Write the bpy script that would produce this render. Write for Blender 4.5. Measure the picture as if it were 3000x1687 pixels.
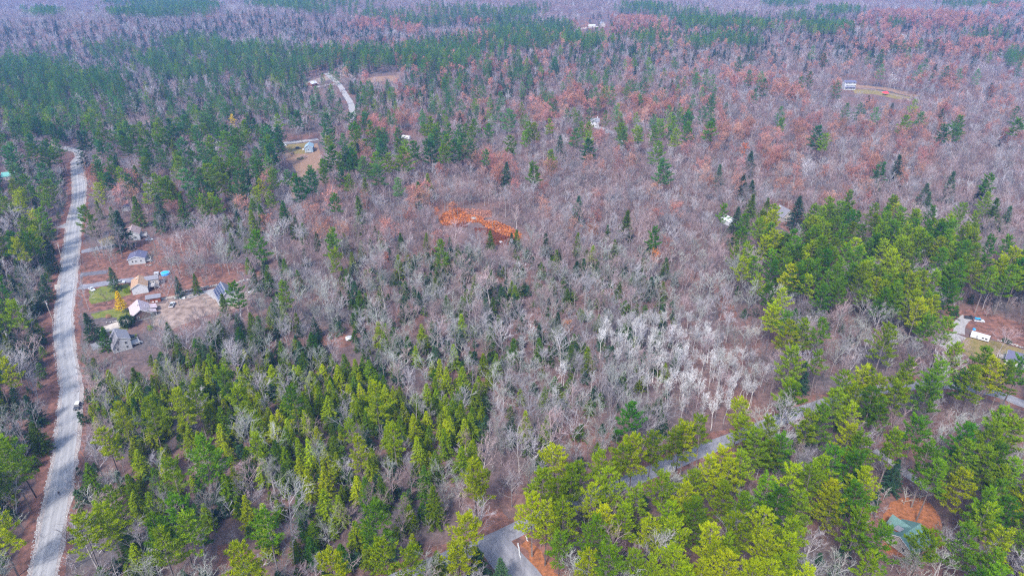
import bpy, math, random
import numpy as np
from mathutils import Vector, Matrix

for o in list(bpy.data.objects): bpy.data.objects.remove(o, do_unlink=True)
S = bpy.context.scene
COL = S.collection
R = math.radians

# ------------------------------------------------------------------ camera
CAM_H, PITCH, FPX = 120.0, 27.7, 2000.0          # layout units, degrees, focal length in pixels of the 3000 px wide photo
cam = bpy.data.objects.new('camera', bpy.data.cameras.new('camera'))
COL.objects.link(cam)
UNIT = 1.4                                        # metres per layout unit
cam.location = (0, 0, CAM_H * UNIT)
cam.rotation_euler = (R(90 - PITCH), 0, 0)
cam.data.sensor_width = 36.0
cam.data.lens = 36.0 * FPX / 3000.0
cam.data.clip_start = 0.5
cam.data.clip_end = 6000
S.camera = cam

# ------------------------------------------------------------------ sky, sun, exposure
SUN_EL, SUN_AZ = 48.0, 205.0                      # overcast: a broad soft sun, high behind the camera
W = bpy.data.worlds.new('World'); S.world = W; W.use_nodes = True
nt = W.node_tree; nt.nodes.clear()
sky = nt.nodes.new('ShaderNodeTexSky'); sky.sky_type = 'NISHITA'; sky.sun_disc = False
sky.sun_elevation = R(SUN_EL); sky.sun_rotation = R(SUN_AZ)
sky.air_density = 1.0; sky.dust_density = 1.6; sky.ozone_density = 1.0
bg = nt.nodes.new('ShaderNodeBackground'); bg.inputs['Strength'].default_value = 0.105
wo = nt.nodes.new('ShaderNodeOutputWorld')
nt.links.new(sky.outputs[0], bg.inputs[0]); nt.links.new(bg.outputs[0], wo.inputs[0])
sun = bpy.data.objects.new('sun', bpy.data.lights.new('sun', 'SUN')); COL.objects.link(sun)
sun.data.energy = 1.5; sun.data.angle = R(10); sun.data.color = (1.0, 0.96, 0.91)
_d = Vector((math.sin(R(SUN_AZ)) * math.cos(R(SUN_EL)), math.cos(R(SUN_AZ)) * math.cos(R(SUN_EL)), math.sin(R(SUN_EL))))
sun.rotation_euler = (-_d).to_track_quat('-Z', 'Y').to_euler()
VS = S.view_settings
VS.view_transform = 'Standard'; VS.look = 'None'; VS.gamma = 1.0; VS.use_curve_mapping = False
VS.exposure = 2.28
S.cycles.max_bounces = 4; S.cycles.diffuse_bounces = 3; S.cycles.glossy_bounces = 2
S.cycles.transmission_bounces = 2; S.cycles.volume_bounces = 1; S.cycles.transparent_max_bounces = 4
S.cycles.use_denoising = False
S.cycles.filter_width = 1.25

# ------------------------------------------------------------------ photo pixel <-> place
CP, SP = math.cos(R(PITCH)), math.sin(R(PITCH))
def hgt(x, y):
    """terrain height: level near the camera, rolling far off, with one rock knoll"""
    x = np.asarray(x, float); y = np.asarray(y, float)
    a = np.clip((y - 430) / 400, 0, 1); a = a * a * (3 - 2 * a)
    h = a * (4.5 * np.sin(x / 95.0 + 0.7) * np.sin(y / 70.0) + 5.5 * np.sin(x / 170.0 - y / 130.0) + 3.0 * np.sin(y / 41.0 + x / 60.0))
    return h + 3.2 * np.exp(-(((x + 15) / 17) ** 2 + ((y - 305) / 15) ** 2))
def gp(px, py, h=0.0):
    """the point of the place h metres above the ground that shows at this photo pixel"""
    r = (np.array([1, 0, 0.]) * (px - 1500) + np.array([0, SP, CP]) * (843.5 - py)) / FPX + np.array([0, CP, -SP])
    g = 0.0
    for _ in range(8):
        t = (g + h - CAM_H) / r[2]
        x, y = r[0] * t, r[1] * t
        g = float(hgt(x, y))
    return Vector((x, y, g))
def project(x, y, z):
    dz = z - CAM_H
    zc = y * CP - dz * SP
    return 1500 + FPX * x / zc, 843.5 - FPX * (y * SP + dz * CP) / zc, zc
def in_poly(u, v, poly):
    u = np.asarray(u); v = np.asarray(v)
    c = np.zeros(u.shape, bool)
    n = len(poly)
    for i in range(n):
        x1, y1 = poly[i]; x2, y2 = poly[(i + 1) % n]
        if y1 == y2: continue
        t = ((y1 > v) != (y2 > v)) & (u < (x2 - x1) * (v - y1) / (y2 - y1) + x1)
        c ^= t
    return c

# ------------------------------------------------------------------ materials
def lin(c):
    return tuple((x / 12.92 if x <= 0.04045 else ((x + 0.055) / 1.055) ** 2.4) for x in c)
def mat(name, c1, c2=None, scale=1.0, rough=0.85, detail=3.0, metal=0.0, bump=0.0, c3=None, space='object', rand=0.0, spec=0.3, stretch=None, sharp=None):
    """surface of one, two or three colours mixed by noise; colours are linear base colours"""
    m = bpy.data.materials.new(name); m.use_nodes = True
    t = m.node_tree; b = t.nodes['Principled BSDF']
    b.inputs['Roughness'].default_value = rough; b.inputs['Metallic'].default_value = metal
    b.inputs['Specular IOR Level'].default_value = spec
    col = None
    if c2 is not None:
        if space == 'object':
            tc = t.nodes.new('ShaderNodeTexCoord').outputs['Object']
        else:
            tc = t.nodes.new('ShaderNodeNewGeometry').outputs['Position']
        if stretch:
            mp = t.nodes.new('ShaderNodeMapping'); mp.inputs['Scale'].default_value = stretch
            t.links.new(tc, mp.inputs[0]); tc = mp.outputs[0]
        n = t.nodes.new('ShaderNodeTexNoise'); n.inputs['Scale'].default_value = scale; n.inputs['Detail'].default_value = detail
        n.inputs['Roughness'].default_value = 0.65
        t.links.new(tc, n.inputs['Vector'])
        cr = t.nodes.new('ShaderNodeValToRGB')
        lo, hi = sharp or (0.34, 0.66)
        cr.color_ramp.elements[0].position = lo; cr.color_ramp.elements[1].position = hi
        cr.color_ramp.elements[0].color = (*c1, 1); cr.color_ramp.elements[1].color = (*c2, 1)
        if c3 is not None:
            e = cr.color_ramp.elements.new((lo + hi) / 2); e.color = (*c3, 1)
        t.links.new(n.outputs['Fac'], cr.inputs[0]); col = cr.outputs[0]
        if bump:
            bp = t.nodes.new('ShaderNodeBump'); bp.inputs['Strength'].default_value = bump; bp.inputs['Distance'].default_value = 0.1
            t.links.new(n.outputs['Fac'], bp.inputs['Height']); t.links.new(bp.outputs[0], b.inputs['Normal'])
    if rand and col is not None:
        oi = t.nodes.new('ShaderNodeObjectInfo'); mr = t.nodes.new('ShaderNodeMapRange')
        mr.inputs['To Min'].default_value = 1 - rand; mr.inputs['To Max'].default_value = 1 + rand
        t.links.new(oi.outputs['Random'], mr.inputs['Value'])
        mx = t.nodes.new('ShaderNodeVectorMath'); mx.operation = 'SCALE'
        t.links.new(col, mx.inputs[0]); t.links.new(mr.outputs[0], mx.inputs['Scale']); col = mx.outputs[0]
    if col is None: b.inputs['Base Color'].default_value = (*c1, 1)
    else: t.links.new(col, b.inputs['Base Color'])
    return m
def leafmat(name, c1, c2, rand=0.25, hue=0.02, trans=0.35, scale=0.9):
    """foliage or twigs: matt, a little light through it; every plant its own shade"""
    m = bpy.data.materials.new(name); m.use_nodes = True
    t = m.node_tree; t.nodes.clear()
    out = t.nodes.new('ShaderNodeOutputMaterial')
    geo = t.nodes.new('ShaderNodeNewGeometry')
    n = t.nodes.new('ShaderNodeTexNoise'); n.inputs['Scale'].default_value = scale; n.inputs['Detail'].default_value = 2
    t.links.new(geo.outputs['Position'], n.inputs['Vector'])
    oi = t.nodes.new('ShaderNodeObjectInfo')
    ad = t.nodes.new('ShaderNodeMath'); ad.operation = 'MULTIPLY_ADD'       # noise*1.6 - .8 + random
    ad.inputs[1].default_value = 1.5; t.links.new(n.outputs['Fac'], ad.inputs[0])
    sb = t.nodes.new('ShaderNodeMath'); sb.operation = 'SUBTRACT'; sb.inputs[1].default_value = 0.75
    t.links.new(oi.outputs['Random'], sb.inputs[0]); t.links.new(sb.outputs[0], ad.inputs[2])
    cr = t.nodes.new('ShaderNodeValToRGB')
    cr.color_ramp.elements[0].color = (*c1, 1); cr.color_ramp.elements[1].color = (*c2, 1)
    t.links.new(ad.outputs[0], cr.inputs[0])
    ml = t.nodes.new('ShaderNodeMath'); ml.operation = 'MULTIPLY'; ml.inputs[1].default_value = 7.31
    fr = t.nodes.new('ShaderNodeMath'); fr.operation = 'FRACT'
    t.links.new(oi.outputs['Random'], ml.inputs[0]); t.links.new(ml.outputs[0], fr.inputs[0])
    mr = t.nodes.new('ShaderNodeMapRange'); mr.inputs['To Min'].default_value = 1 - rand; mr.inputs['To Max'].default_value = 1 + rand
    t.links.new(fr.outputs[0], mr.inputs['Value'])
    hs = t.nodes.new('ShaderNodeHueSaturation')
    ml2 = t.nodes.new('ShaderNodeMath'); ml2.operation = 'MULTIPLY'; ml2.inputs[1].default_value = 13.7
    fr2 = t.nodes.new('ShaderNodeMath'); fr2.operation = 'FRACT'
    t.links.new(oi.outputs['Random'], ml2.inputs[0]); t.links.new(ml2.outputs[0], fr2.inputs[0])
    mh = t.nodes.new('ShaderNodeMapRange'); mh.inputs['To Min'].default_value = 0.5 - hue; mh.inputs['To Max'].default_value = 0.5 + hue
    t.links.new(fr2.outputs[0], mh.inputs['Value']); t.links.new(mh.outputs[0], hs.inputs['Hue'])
    t.links.new(mr.outputs[0], hs.inputs['Value']); t.links.new(cr.outputs[0], hs.inputs['Color'])
    d = t.nodes.new('ShaderNodeBsdfDiffuse'); t.links.new(hs.outputs[0], d.inputs[0])
    if trans:
        tr = t.nodes.new('ShaderNodeBsdfTranslucent'); t.links.new(hs.outputs[0], tr.inputs[0])
        mx = t.nodes.new('ShaderNodeMixShader'); mx.inputs[0].default_value = trans
        t.links.new(d.outputs[0], mx.inputs[1]); t.links.new(tr.outputs[0], mx.inputs[2])
        t.links.new(mx.outputs[0], out.inputs[0])
    else:
        t.links.new(d.outputs[0], out.inputs[0])
    return m

# ------------------------------------------------------------------ object helpers
def link(name, me, parent=None, loc=None, rot=None):
    o = bpy.data.objects.new(name, me); COL.objects.link(o)
    if parent: o.parent = parent
    if loc is not None: o.location = loc
    if rot is not None: o.rotation_euler = rot
    return o
def tag(o, label=None, cat=None, group=None, kind=None):
    if label: o['label'] = label
    if cat: o['category'] = cat
    if group: o['group'] = group
    if kind: o['kind'] = kind
    return o
def empty(name, loc, rz=0.0, label=None, cat=None, group=None):
    o = bpy.data.objects.new(name, None); COL.objects.link(o)
    o.empty_display_size = 0.5
    o.location = loc; o.rotation_euler = (0, 0, rz)
    return tag(o, label, cat, group)
class MB:
    def __init__(s): s.v = []; s.f = []
    def add(s, vs, fs):
        n = len(s.v); s.v += [tuple(p) for p in vs]; s.f += [tuple(i + n for i in f) for f in fs]; return s
    def box(s, x0, x1, y0, y1, z0, z1):
        return s.add([(x0,y0,z0),(x1,y0,z0),(x1,y1,z0),(x0,y1,z0),(x0,y0,z1),(x1,y0,z1),(x1,y1,z1),(x0,y1,z1)],
                     [(0,3,2,1),(4,5,6,7),(0,1,5,4),(1,2,6,5),(2,3,7,6),(3,0,4,7)])
    def prism(s, prof, axis, a, b):
        """extrude a closed profile (list of 2d points) along an axis from a to b"""
        put = {'x': lambda p, t: (t, p[0], p[1]), 'y': lambda p, t: (p[0], t, p[1]), 'z': lambda p, t: (p[0], p[1], t)}[axis]
        n = len(prof)
        return s.add([put(p, a) for p in prof] + [put(p, b) for p in prof],
                     [tuple(range(n))[::-1], tuple(range(n, 2 * n))] + [(i, (i + 1) % n, n + (i + 1) % n, n + i) for i in range(n)])
    def tube(s, p0, p1, r0, r1=None, n=8):
        r1 = r0 if r1 is None else r1
        p0 = Vector(p0); p1 = Vector(p1); d = (p1 - p0).normalized()
        a = d.orthogonal().normalized(); b = d.cross(a)
        vs = [p0 + (a * math.cos(2*math.pi*i/n) + b * math.sin(2*math.pi*i/n)) * r0 for i in range(n)]
        vs += [p1 + (a * math.cos(2*math.pi*i/n) + b * math.sin(2*math.pi*i/n)) * r1 for i in range(n)]
        return s.add(vs, [(i, (i+1) % n, n + (i+1) % n, n + i) for i in range(n)] + [tuple(range(n))[::-1], tuple(range(n, 2*n))])
    def mesh(s, name, m, smooth=False):
        me = bpy.data.meshes.new(name); me.from_pydata(s.v, [], s.f)
        if m: me.materials.append(m)
        if smooth: me.polygons.foreach_set('use_smooth', [True] * len(me.polygons))
        me.update(); return me
    def build(s, name, m, parent=None, loc=None, rot=None, smooth=False):
        return link(name, s.mesh(name, m, smooth), parent, loc, rot)
def np_mesh(name, tris, mats, midx=None, quads=None):
    """mesh from an (n,3,3) triangle array (and an optional (m,4,3) quad array)"""
    me = bpy.data.meshes.new(name)
    t = np.asarray(tris, np.float32).reshape(-1, 3, 3) if tris is not None and len(tris) else np.zeros((0, 3, 3), np.float32)
    q = np.asarray(quads, np.float32).reshape(-1, 4, 3) if quads is not None and len(quads) else np.zeros((0, 4, 3), np.float32)
    co = np.concatenate([t.reshape(-1, 3), q.reshape(-1, 3)])
    me.vertices.add(len(co)); me.vertices.foreach_set('co', co.ravel())
    me.loops.add(len(co)); me.loops.foreach_set('vertex_index', np.arange(len(co), dtype=np.int32))
    np_ = len(t) + len(q)
    me.polygons.add(np_)
    st = np.concatenate([np.arange(len(t)) * 3, len(t) * 3 + np.arange(len(q)) * 4]).astype(np.int32)
    me.polygons.foreach_set('loop_start', st)
    if midx is not None: me.polygons.foreach_set('material_index', np.asarray(midx, np.int32))
    for m in mats: me.materials.append(m)
    me.update(calc_edges=True); return me

# ------------------------------------------------------------------ roads, yards and clearings (photo pixels of the ground)
ROAD_L = [(93,159,1687),(120,183,1551),(142,204,1443),(161,218,1342),(173,229,1241),(182,233,1163),(184,232,1124),(167,213,1008),(165,209,931),
          (175,215,853),(182,223,795),(192,230,717),(204,238,640),(214,244,600),(217,249,575),(216,250,548),(214,247,518),(213,240,485),(213,238,472)]
main_road = [((gp(l, y) + gp(r, y)) / 2, (gp(r, y) - gp(l, y)).length) for l, r, y in ROAD_L]
def _across(i):
    a, b = main_road[max(i - 1, 0)][0], main_road[min(i + 1, len(main_road) - 1)][0]
    d = (b - a).normalized(); return abs(d.y)
ROAD_W = [main_road[i][1] * _across(i) for i in range(len(main_road))]
def px_line(pts): return [gp(*p) for p in pts]
LOWER = px_line([(1080,1735),(1202,1682),(1300,1640),(1420,1592),(1503,1556),(1563,1525),(1700,1466),(1900,1385),(2090,1306),(2220,1255),(2345,1205),(2466,1167),(2560,1143),(2660,1130),(2777,1128),(2913,1151),(2985,1178),(3100,1215)])
SPUR = px_line([(1440,1582),(1462,1612),(1492,1648),(1528,1690),(1570,1745)])
EXCL = [  # (polygon in photo pixels of the ground, how many of the trees stay)
    ([(236,800),(330,790),(470,790),(540,822),(600,838),(660,815),(700,800),(775,812),(780,860),(690,905),(600,930),(500,985),(430,985),(400,1050),(322,1062),(250,1010),(236,900)], .14),
    ([(236,650),(330,655),(560,640),(600,690),(570,760),(480,790),(330,790),(236,800)], .55),
    ([(395,650),(460,650),(470,720),(375,725),(375,690)], .0), ([(370,725),(450,725),(470,800),(370,800)], .05),
    ([(300,1000),(400,960),(440,985),(440,1060),(400,1120),(320,1125),(290,1060)], .0), ([(440,960),(620,920),(640,950),(560,1000),(450,1010)], .25),
    ([(2790,890),(2870,905),(3010,960),(3060,1130),(2950,1105),(2850,1075),(2690,1030),(2755,930)], .35),
    ([(2590,1520),(2630,1462),(2700,1465),(2745,1530),(2735,1640),(2600,1640)], .0),
    ([(815,425),(935,405),(955,480),(945,540),(850,540),(840,490)], .02),
    ([(1280,650),(1340,608),(1440,612),(1545,690),(1545,730),(1400,735),(1290,700)], .10),
    ([(1060,222),(1170,216),(1170,246),(1060,250)], .1),
    ([(895,235),(985,205),(1015,215),(1000,250),(900,260)], .25),
    ([(2490,250),(2590,262),(2690,288),(2690,306),(2480,292)], .05),
    ([(290,343),(430,350),(430,372),(300,365)], .2),
    ([(1690,60),(1800,55),(1800,92),(1690,95)], .15),
    ([(2630,98),(2655,98),(2655,125),(2632,125)], .0),
    ([(935,985),(1000,975),(1035,1000),(1010,1020),(940,1015)], .1),
    ([(1700,352),(1790,350),(1800,395),(1720,400)], .1),
    ([(2120,640),(2170,630),(2180,690),(2120,690)], .2), ([(2270,615),(2345,620),(2350,700),(2270,700)], .1),
    ([(1430,1380),(1470,1380),(1500,1530),(1420,1570),(1400,1500)], .25),
    ([(1500,1560),(1560,1540),(1640,1700),(1560,1700)], .15),
    ([(620,1600),(720,1590),(760,1690),(640,1690)], .35),
    ([(2380,1290),(2440,1290),(2420,1500),(2360,1480)], .3),
    ([(2060,860),(2120,900),(2300,990),(2240,1060),(2100,1000)], .5),
    ([(0,500),(25,498),(30,545),(0,550)], .0),
    ([(1170,390),(1210,390),(1215,420),(1175,420)], .1),
    ([(190,430),(262,430),(262,478),(190,478)], .15),
]
VIS = [  # places the photo shows free of trees in front (polygon in photo pixels, share of the trees in front that go)
    (1.0, [(318,962),(372,960),(405,985),(405,1030),(330,1035)]), (.85, [(262,805),(470,790),(480,890),(440,925),(262,945)]), (.8, [(370,728),(425,728),(440,775),(370,780)]), (.6, [(360,655),(425,655),(430,705),(360,710)]),
    (.9, [(600,820),(670,820),(670,880),(600,880)]), (.55, [(490,860),(600,850),(600,890),(490,905)]),
    (.9, [(208,470),(250,470),(252,600),(232,720),(215,860),(212,1000),(235,1130),(228,1250),(205,1443),(160,1690),(90,1690),(140,1443),(170,1250),(182,1130),(164,1000),(166,900),(190,720),(212,600)]),
    (.95, [(1410,1600),(1500,1545),(1570,1505),(1585,1525),(1530,1575),(1540,1690),(1480,1690)]), (.6, [(2065,1290),(2150,1260),(2160,1285),(2080,1325)]), (.5, [(2310,1190),(2530,1140),(2540,1165),(2340,1225)]), (.7, [(2900,1140),(3000,1165),(3000,1195),(2900,1165)]),
    (.65, [(2835,920),(2990,965),(2990,1030),(2840,1000)]), (.5, [(2780,960),(2835,960),(2835,1005),(2780,1005)]), (1.0, [(2575,1500),(2630,1462),(2745,1480),(2755,1560),(2700,1590),(2620,1590)]),
    (.9, [(828,408),(940,402),(940,490),(860,500)]), (.85, [(2275,612),(2345,612),(2345,668),(2275,668)]), (.9, [(2118,638),(2170,636),(2170,678),(2118,678)]),
    (.7, [(1715,345),(1760,345),(1760,378),(1715,378)]), (1.0, [(2470,230),(2508,230),(2508,270),(2470,270)]), (1.0, [(2572,260),(2612,260),(2612,284),(2572,284)]), (.75, [(2505,255),(2680,285),(2680,300),(2505,285)]),
    (.6, [(950,212),(990,235),(1020,270),(1042,330),(1025,335),(1005,285),(975,250)]), (.6, [(1080,222),(1165,222),(1165,240),(1080,240)]), (.85, [(898,236),(932,236),(932,260),(898,260)]),
    (.7, [(1700,62),(1790,58),(1790,88),(1700,92)]), (.95, [(0,503),(24,501),(24,537),(0,539)]), (.35, [(1290,630),(1370,615),(1530,690),(1510,715),(1400,690)]), (.9, [(1010,978),(1036,978),(1036,1002),(1010,1002)]), (.85, [(1173,391),(1210,397),(1210,416),(1173,412)]),
]
def seg_dist(x, y, a, b):
    ax, ay, bx, by = a.x, a.y, b.x, b.y
    L2 = (bx - ax) ** 2 + (by - ay) ** 2 + 1e-9
    t = np.clip(((x - ax) * (bx - ax) + (y - ay) * (by - ay)) / L2, 0, 1)
    return np.hypot(x - ax - t * (bx - ax), y - ay - t * (by - ay))
def line_dist(x, y, pts):
    return np.min([seg_dist(x, y, pts[i], pts[i + 1]) for i in range(len(pts) - 1)], 0)
ML = [p for p, w in main_road]
DRIVES = [  # centre line in photo pixels, width, material key
    ([(232,840),(262,838),(330,826),(392,820)], 4.2, 'drive'),
    ([(236,805),(262,802),(316,796)], 3.6, 'drive_dark'),
    ([(238,738),(290,728),(340,722),(400,714)], 4.0, 'drive'),
    ([(268,1016),(300,1006),(318,996)], 5.0, 'drive'),
    ([(285,970),(318,962),(356,948),(380,938)], 4.5, 'sand'),
    ([(540,875),(590,868),(640,858)], 9.0, 'gravel'),
    ([(480,895),(560,890),(620,872)], 10.0, 'yard'),
    ([(2750,1012),(2780,994),(2808,980)], 5.5, 'gravel'), ([(2812,978),(2812,950),(2835,928)], 3.5, 'gravel'),
    ([(2560,1318),(2600,1345),(2660,1390),(2725,1440)], 2.2, 'gravel'),
    ([(828,420),(870,416),(932,408)], 5.0, 'gravel'),
    ([(955,215),(990,245),(1010,275),(1028,305),(1032,335),(1035,370)], 4.6, 'gravel'),
    ([(925,256),(955,250),(990,246)], 4.0, 'gravel'),
    ([(858,585),(852,545),(870,510),(900,495)], 2.6, 'sandy'),
    ([(2630,120),(2648,112),(2650,104),(2636,100)], 4.0, 'gravel'),
    ([(2502,258),(2560,264),(2640,284),(2668,296)], 2.6, 'yard'),
    ([(1690,88),(1730,80),(1770,78)], 8.0, 'sand'),
    ([(2290,770),(2340,790),(2400,805)], 3.0, 'gravel'), ([(2480,840),(2510,832)], 3.0, 'gravel'),
    ([(1745,372),(1775,382),(1790,392)], 5.0, 'gravel'),
    ([(205,656),(196,660),(180,668)], 5.0, 'gravel'), ([(178,838),(160,842)], 4.5, 'sand'),
]
DR_LINES = [(px_line(p), w) for p, w, m in DRIVES]

# ------------------------------------------------------------------ where each kind of tree grows (regions in photo pixels, as seen at crown height)
REG = []   # (kind, share of the trees, polygon)
def poly(kind, f, *pts): REG.append((kind, f, list(pts)))
def ell(kind, f, cx, cy, rx, ry, rot=0):
    c, s = math.cos(R(rot)), math.sin(R(rot))
    REG.append((kind, f, [(cx + rx * math.cos(a) * c - ry * math.sin(a) * s, cy + rx * math.cos(a) * s + ry * math.sin(a) * c) for a in np.linspace(0, 6.283, 17)[:-1]]))
# near and middle stands
poly('pine', .30, (1480,1480),(1640,1350),(1820,1280),(2100,1230),(2160,1300),(2330,1220),(2560,1280),(2700,1400),(2560,1440),(2480,1600),(2560,1750),(1640,1750),(1560,1560))
poly('pine', .34, (2700,1300),(3200,1220),(3200,1800),(2740,1800),(2760,1500))
poly('pine', .35, (2280,1110),(2560,1080),(2560,1220),(2300,1240)); poly('pine', .30, (2750,1050),(3200,1010),(3200,1200),(2780,1170))
poly('pine', .62, (2130,655),(2210,628),(2450,635),(2850,675),(2865,745),(2815,815),(2815,955),(2760,1000),(2680,990),(2560,930),(2480,905),(2390,885),(2210,860),(2140,745))
poly('pine', .62, (2840,755),(3200,730),(3200,870),(2840,880)); ell('pine', .5, 2300, 960, 80, 60)
poly('hem', .66, (280,1040),(420,1000),(700,960),(980,1000),(1230,1110),(1430,1080),(1400,1270),(1150,1330),(900,1420),(500,1330),(270,1270),(245,1150))
poly('hem', .30, (250,1270),(500,1330),(900,1420),(1150,1330),(1330,1500),(1000,1720),(200,1720))
poly('pine', .06, (250,1050),(1150,1150),(1200,1700),(200,1720))
poly('hem', .34, (-200,500),(200,490),(195,700),(160,850),(150,1000),(170,1200),(90,1500),(60,1750),(-400,1750))
poly('pine', .12, (-200,480),(200,480),(160,850),(160,1150),(60,1750),(-400,1750))
poly('hem', .34, (560,980),(700,860),(960,900),(1000,1060),(700,1080)); poly('hem', .10, (700,560),(1050,700),(1150,1050),(800,950))
poly('hem', .13, (1050,640),(1950,680),(2000,1100),(1500,1200),(1050,1050))
poly('hem', .22, (230,620),(470,580),(560,600),(430,660),(240,690))
poly('pine', .21, (230,380),(950,400),(1000,560),(640,640),(250,560)); poly('pine', .2, (-200,380),(230,400),(220,490),(-200,490))
poly('pine', .22, (950,420),(1350,380),(1350,470),(1000,500)); poly('pine', .10, (1000,330),(2000,250),(2000,380),(1400,400))
poly('birch', .75, (1740,930),(1880,900),(2050,915),(2230,1040),(2210,1170),(2080,1185),(1900,1110),(1780,1020))
poly('birch', .22, (1500,1000),(1740,930),(1900,1110),(2080,1185),(1980,1260),(1600,1200))
# far patches
poly('pine', .09, (900,150),(2100,60),(2100,420),(1000,430)); poly('pine', .09, (-300,150),(900,120),(950,400),(-300,460)); poly('hem', .10, (600,540),(1100,620),(1200,960),(760,900))
poly('hem', .28, (-400,60),(3400,20),(3400,140),(1900,180),(1000,330),(-400,420))
for a in [(80,215,150,40),(250,250,120,38),(60,290,130,30),(240,320,40,22),(330,320,30,22),(560,130,90,25),(700,150,120,18),(330,140,60,20),(480,180,90,22),
          (300,350,60,18),(130,360,110,35),(640,195,190,20,-6),(820,215,80,22),(870,180,110,22),(960,165,110,25),(1060,170,90,28),(1230,170,130,32),(1330,140,130,25),
          (1480,120,130,22),(1620,95,70,30),(1530,80,120,18),(1400,45,160,18),(1240,60,120,16),(1120,40,90,14),(1560,25,60,14),(1320,30,120,12),
          (420,10,110,12),(470,35,150,16),(560,15,80,14),(130,35,40,10),(860,10,130,12),(1010,10,120,10),(920,30,70,10),
          (1880,25,80,14),(1960,40,70,12),(2030,50,60,20),(2080,65,40,18),(2160,60,40,16),(2240,75,30,12),(2350,50,60,14),(2420,80,70,18),(2460,30,50,10),
          (1720,120,60,20),(1900,100,50,18),(2120,110,50,16),(2180,120,60,14),(2060,120,40,12),(2620,70,30,10),(2870,10,120,8),(2900,100,70,12),(2960,170,40,22),(2300,10,60,8)]:
    ell('pine', .62, *a)
for a in [(760,60,200,30),(560,90,160,22),(1000,90,130,25),(1080,100,70,30),(1700,170,150,20),(1450,190,110,20),(1600,210,90,18),(880,260,60,20),(650,270,70,25),(1180,260,60,30),(1500,250,70,25),(1850,150,80,20),(440,270,60,25)]:
    ell('hem', .42, *a)
for a in [(200,440,150,30),(700,330,140,30),(560,360,90,30),(760,400,120,30),(1100,280,80,25),(1400,300,90,25),(1300,240,70,25),(640,440,60,40)]:
    ell('pine', .22, *a)
# russet oaks
for a in [(1140,360,110,20,6),(1200,335,40,16),(1080,385,50,18),(1100,62,85,18,-6),(1190,80,50,14),(1400,110,60,14),(1390,60,40,10),(1830,75,130,26),(1930,85,50,22),
          (1610,325,60,18),(1700,290,80,14),(1790,285,130,16,4),(1900,325,90,20),(1960,300,60,16),(2180,225,70,18),(2240,228,30,12),(2300,260,60,20),
          (2160,370,50,24),(2370,368,40,20),(2280,440,60,30),(2530,470,60,30),(2850,140,90,22),(2660,180,60,16),(2770,240,40,14),(2800,205,30,12),(2520,250,70,12),(300,525,45,20),(340,540,60,16),
          (2700,60,200,30),(2950,15,60,10),(2620,130,120,20),(1440,470,40,20),(1480,500,40,20),(1740,400,50,20)]:
    ell('oak', .52 if a[1] > 200 else .40, *a)
poly('oak', .09, (1650,430),(2000,380),(2500,330),(2800,330),(2750,520),(2500,600),(2250,600),(1900,560))
poly('oak', .05, (900,120),(3200,20),(3200,400),(1900,420),(1100,330)); poly('oak', .05, (900,450),(1700,430),(2050,700),(1100,720),(600,600))
poly('oak', .06, (230,480),(900,560),(700,660),(260,600))

# ------------------------------------------------------------------ single trees that the photo shows (crop offset, crop scale, [x, y of the top, kind])
P, H_, D_ = 'p', 'h', 'd'
SINGLES = []
def singles(ox, oy, sc, txt):
    for it in txt.split():
        a = it.split(',')
        SINGLES.append((ox + float(a[0]) / sc, oy + float(a[1]) / sc, a[2], float(a[3]) if len(a) > 3 else 1.0))
# kinds: p pine, l lime pine, h hemlock, y olive hemlock, d dark conifer
singles(2000, 0, 2.576, '1340,40,d 1960,195,p 1935,270,p 1810,260,p,1.2 1620,295,p,1.1 1680,290,p 1450,310,d 1365,330,d 1510,370,p 1265,375,p 1410,385,p 1490,400,p 1715,360,p 1840,440,p 1505,480,p 1790,490,p 1915,485,d 1985,495,p,1.15 2100,515,p 2245,520,p 1890,555,d 935,478,d 965,537,p 895,577,p 840,660,d 600,535,p 510,527,p 630,595,p 555,665,p,.7 435,425,p 525,385,p 880,350,d 985,345,p 1080,395,p 755,170,p 180,520,p 235,560,p 160,655,p,.7 215,720,p 155,795,p 222,810,p 40,845,p 210,920,p 325,770,d 750,800,p,.7 755,880,p,.8 1035,950,p 1080,1005,p 1240,775,p 1350,770,p,.9 1465,805,p,.9 1415,720,d 1585,775,d 1175,605,p,1.1 1765,745,l 1815,840,p 1695,870,p 1965,815,d,1.2 2100,870,p 1985,930,p 2080,930,p 2340,625,d,1.2 2210,405,d 2190,460,d 2535,800,p 2545,890,p 2440,965,d,.7 2510,390,p,1.2 2550,470,p 1510,1215,p 1640,1170,d,1.5 1470,1290,d,1.3 470,1310,d 530,1360,d 525,1140,d,1.2 290,1240,d 2330,1300,p 2290,1350,d 2060,1290,d,1.4 1850,1380,d')
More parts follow.
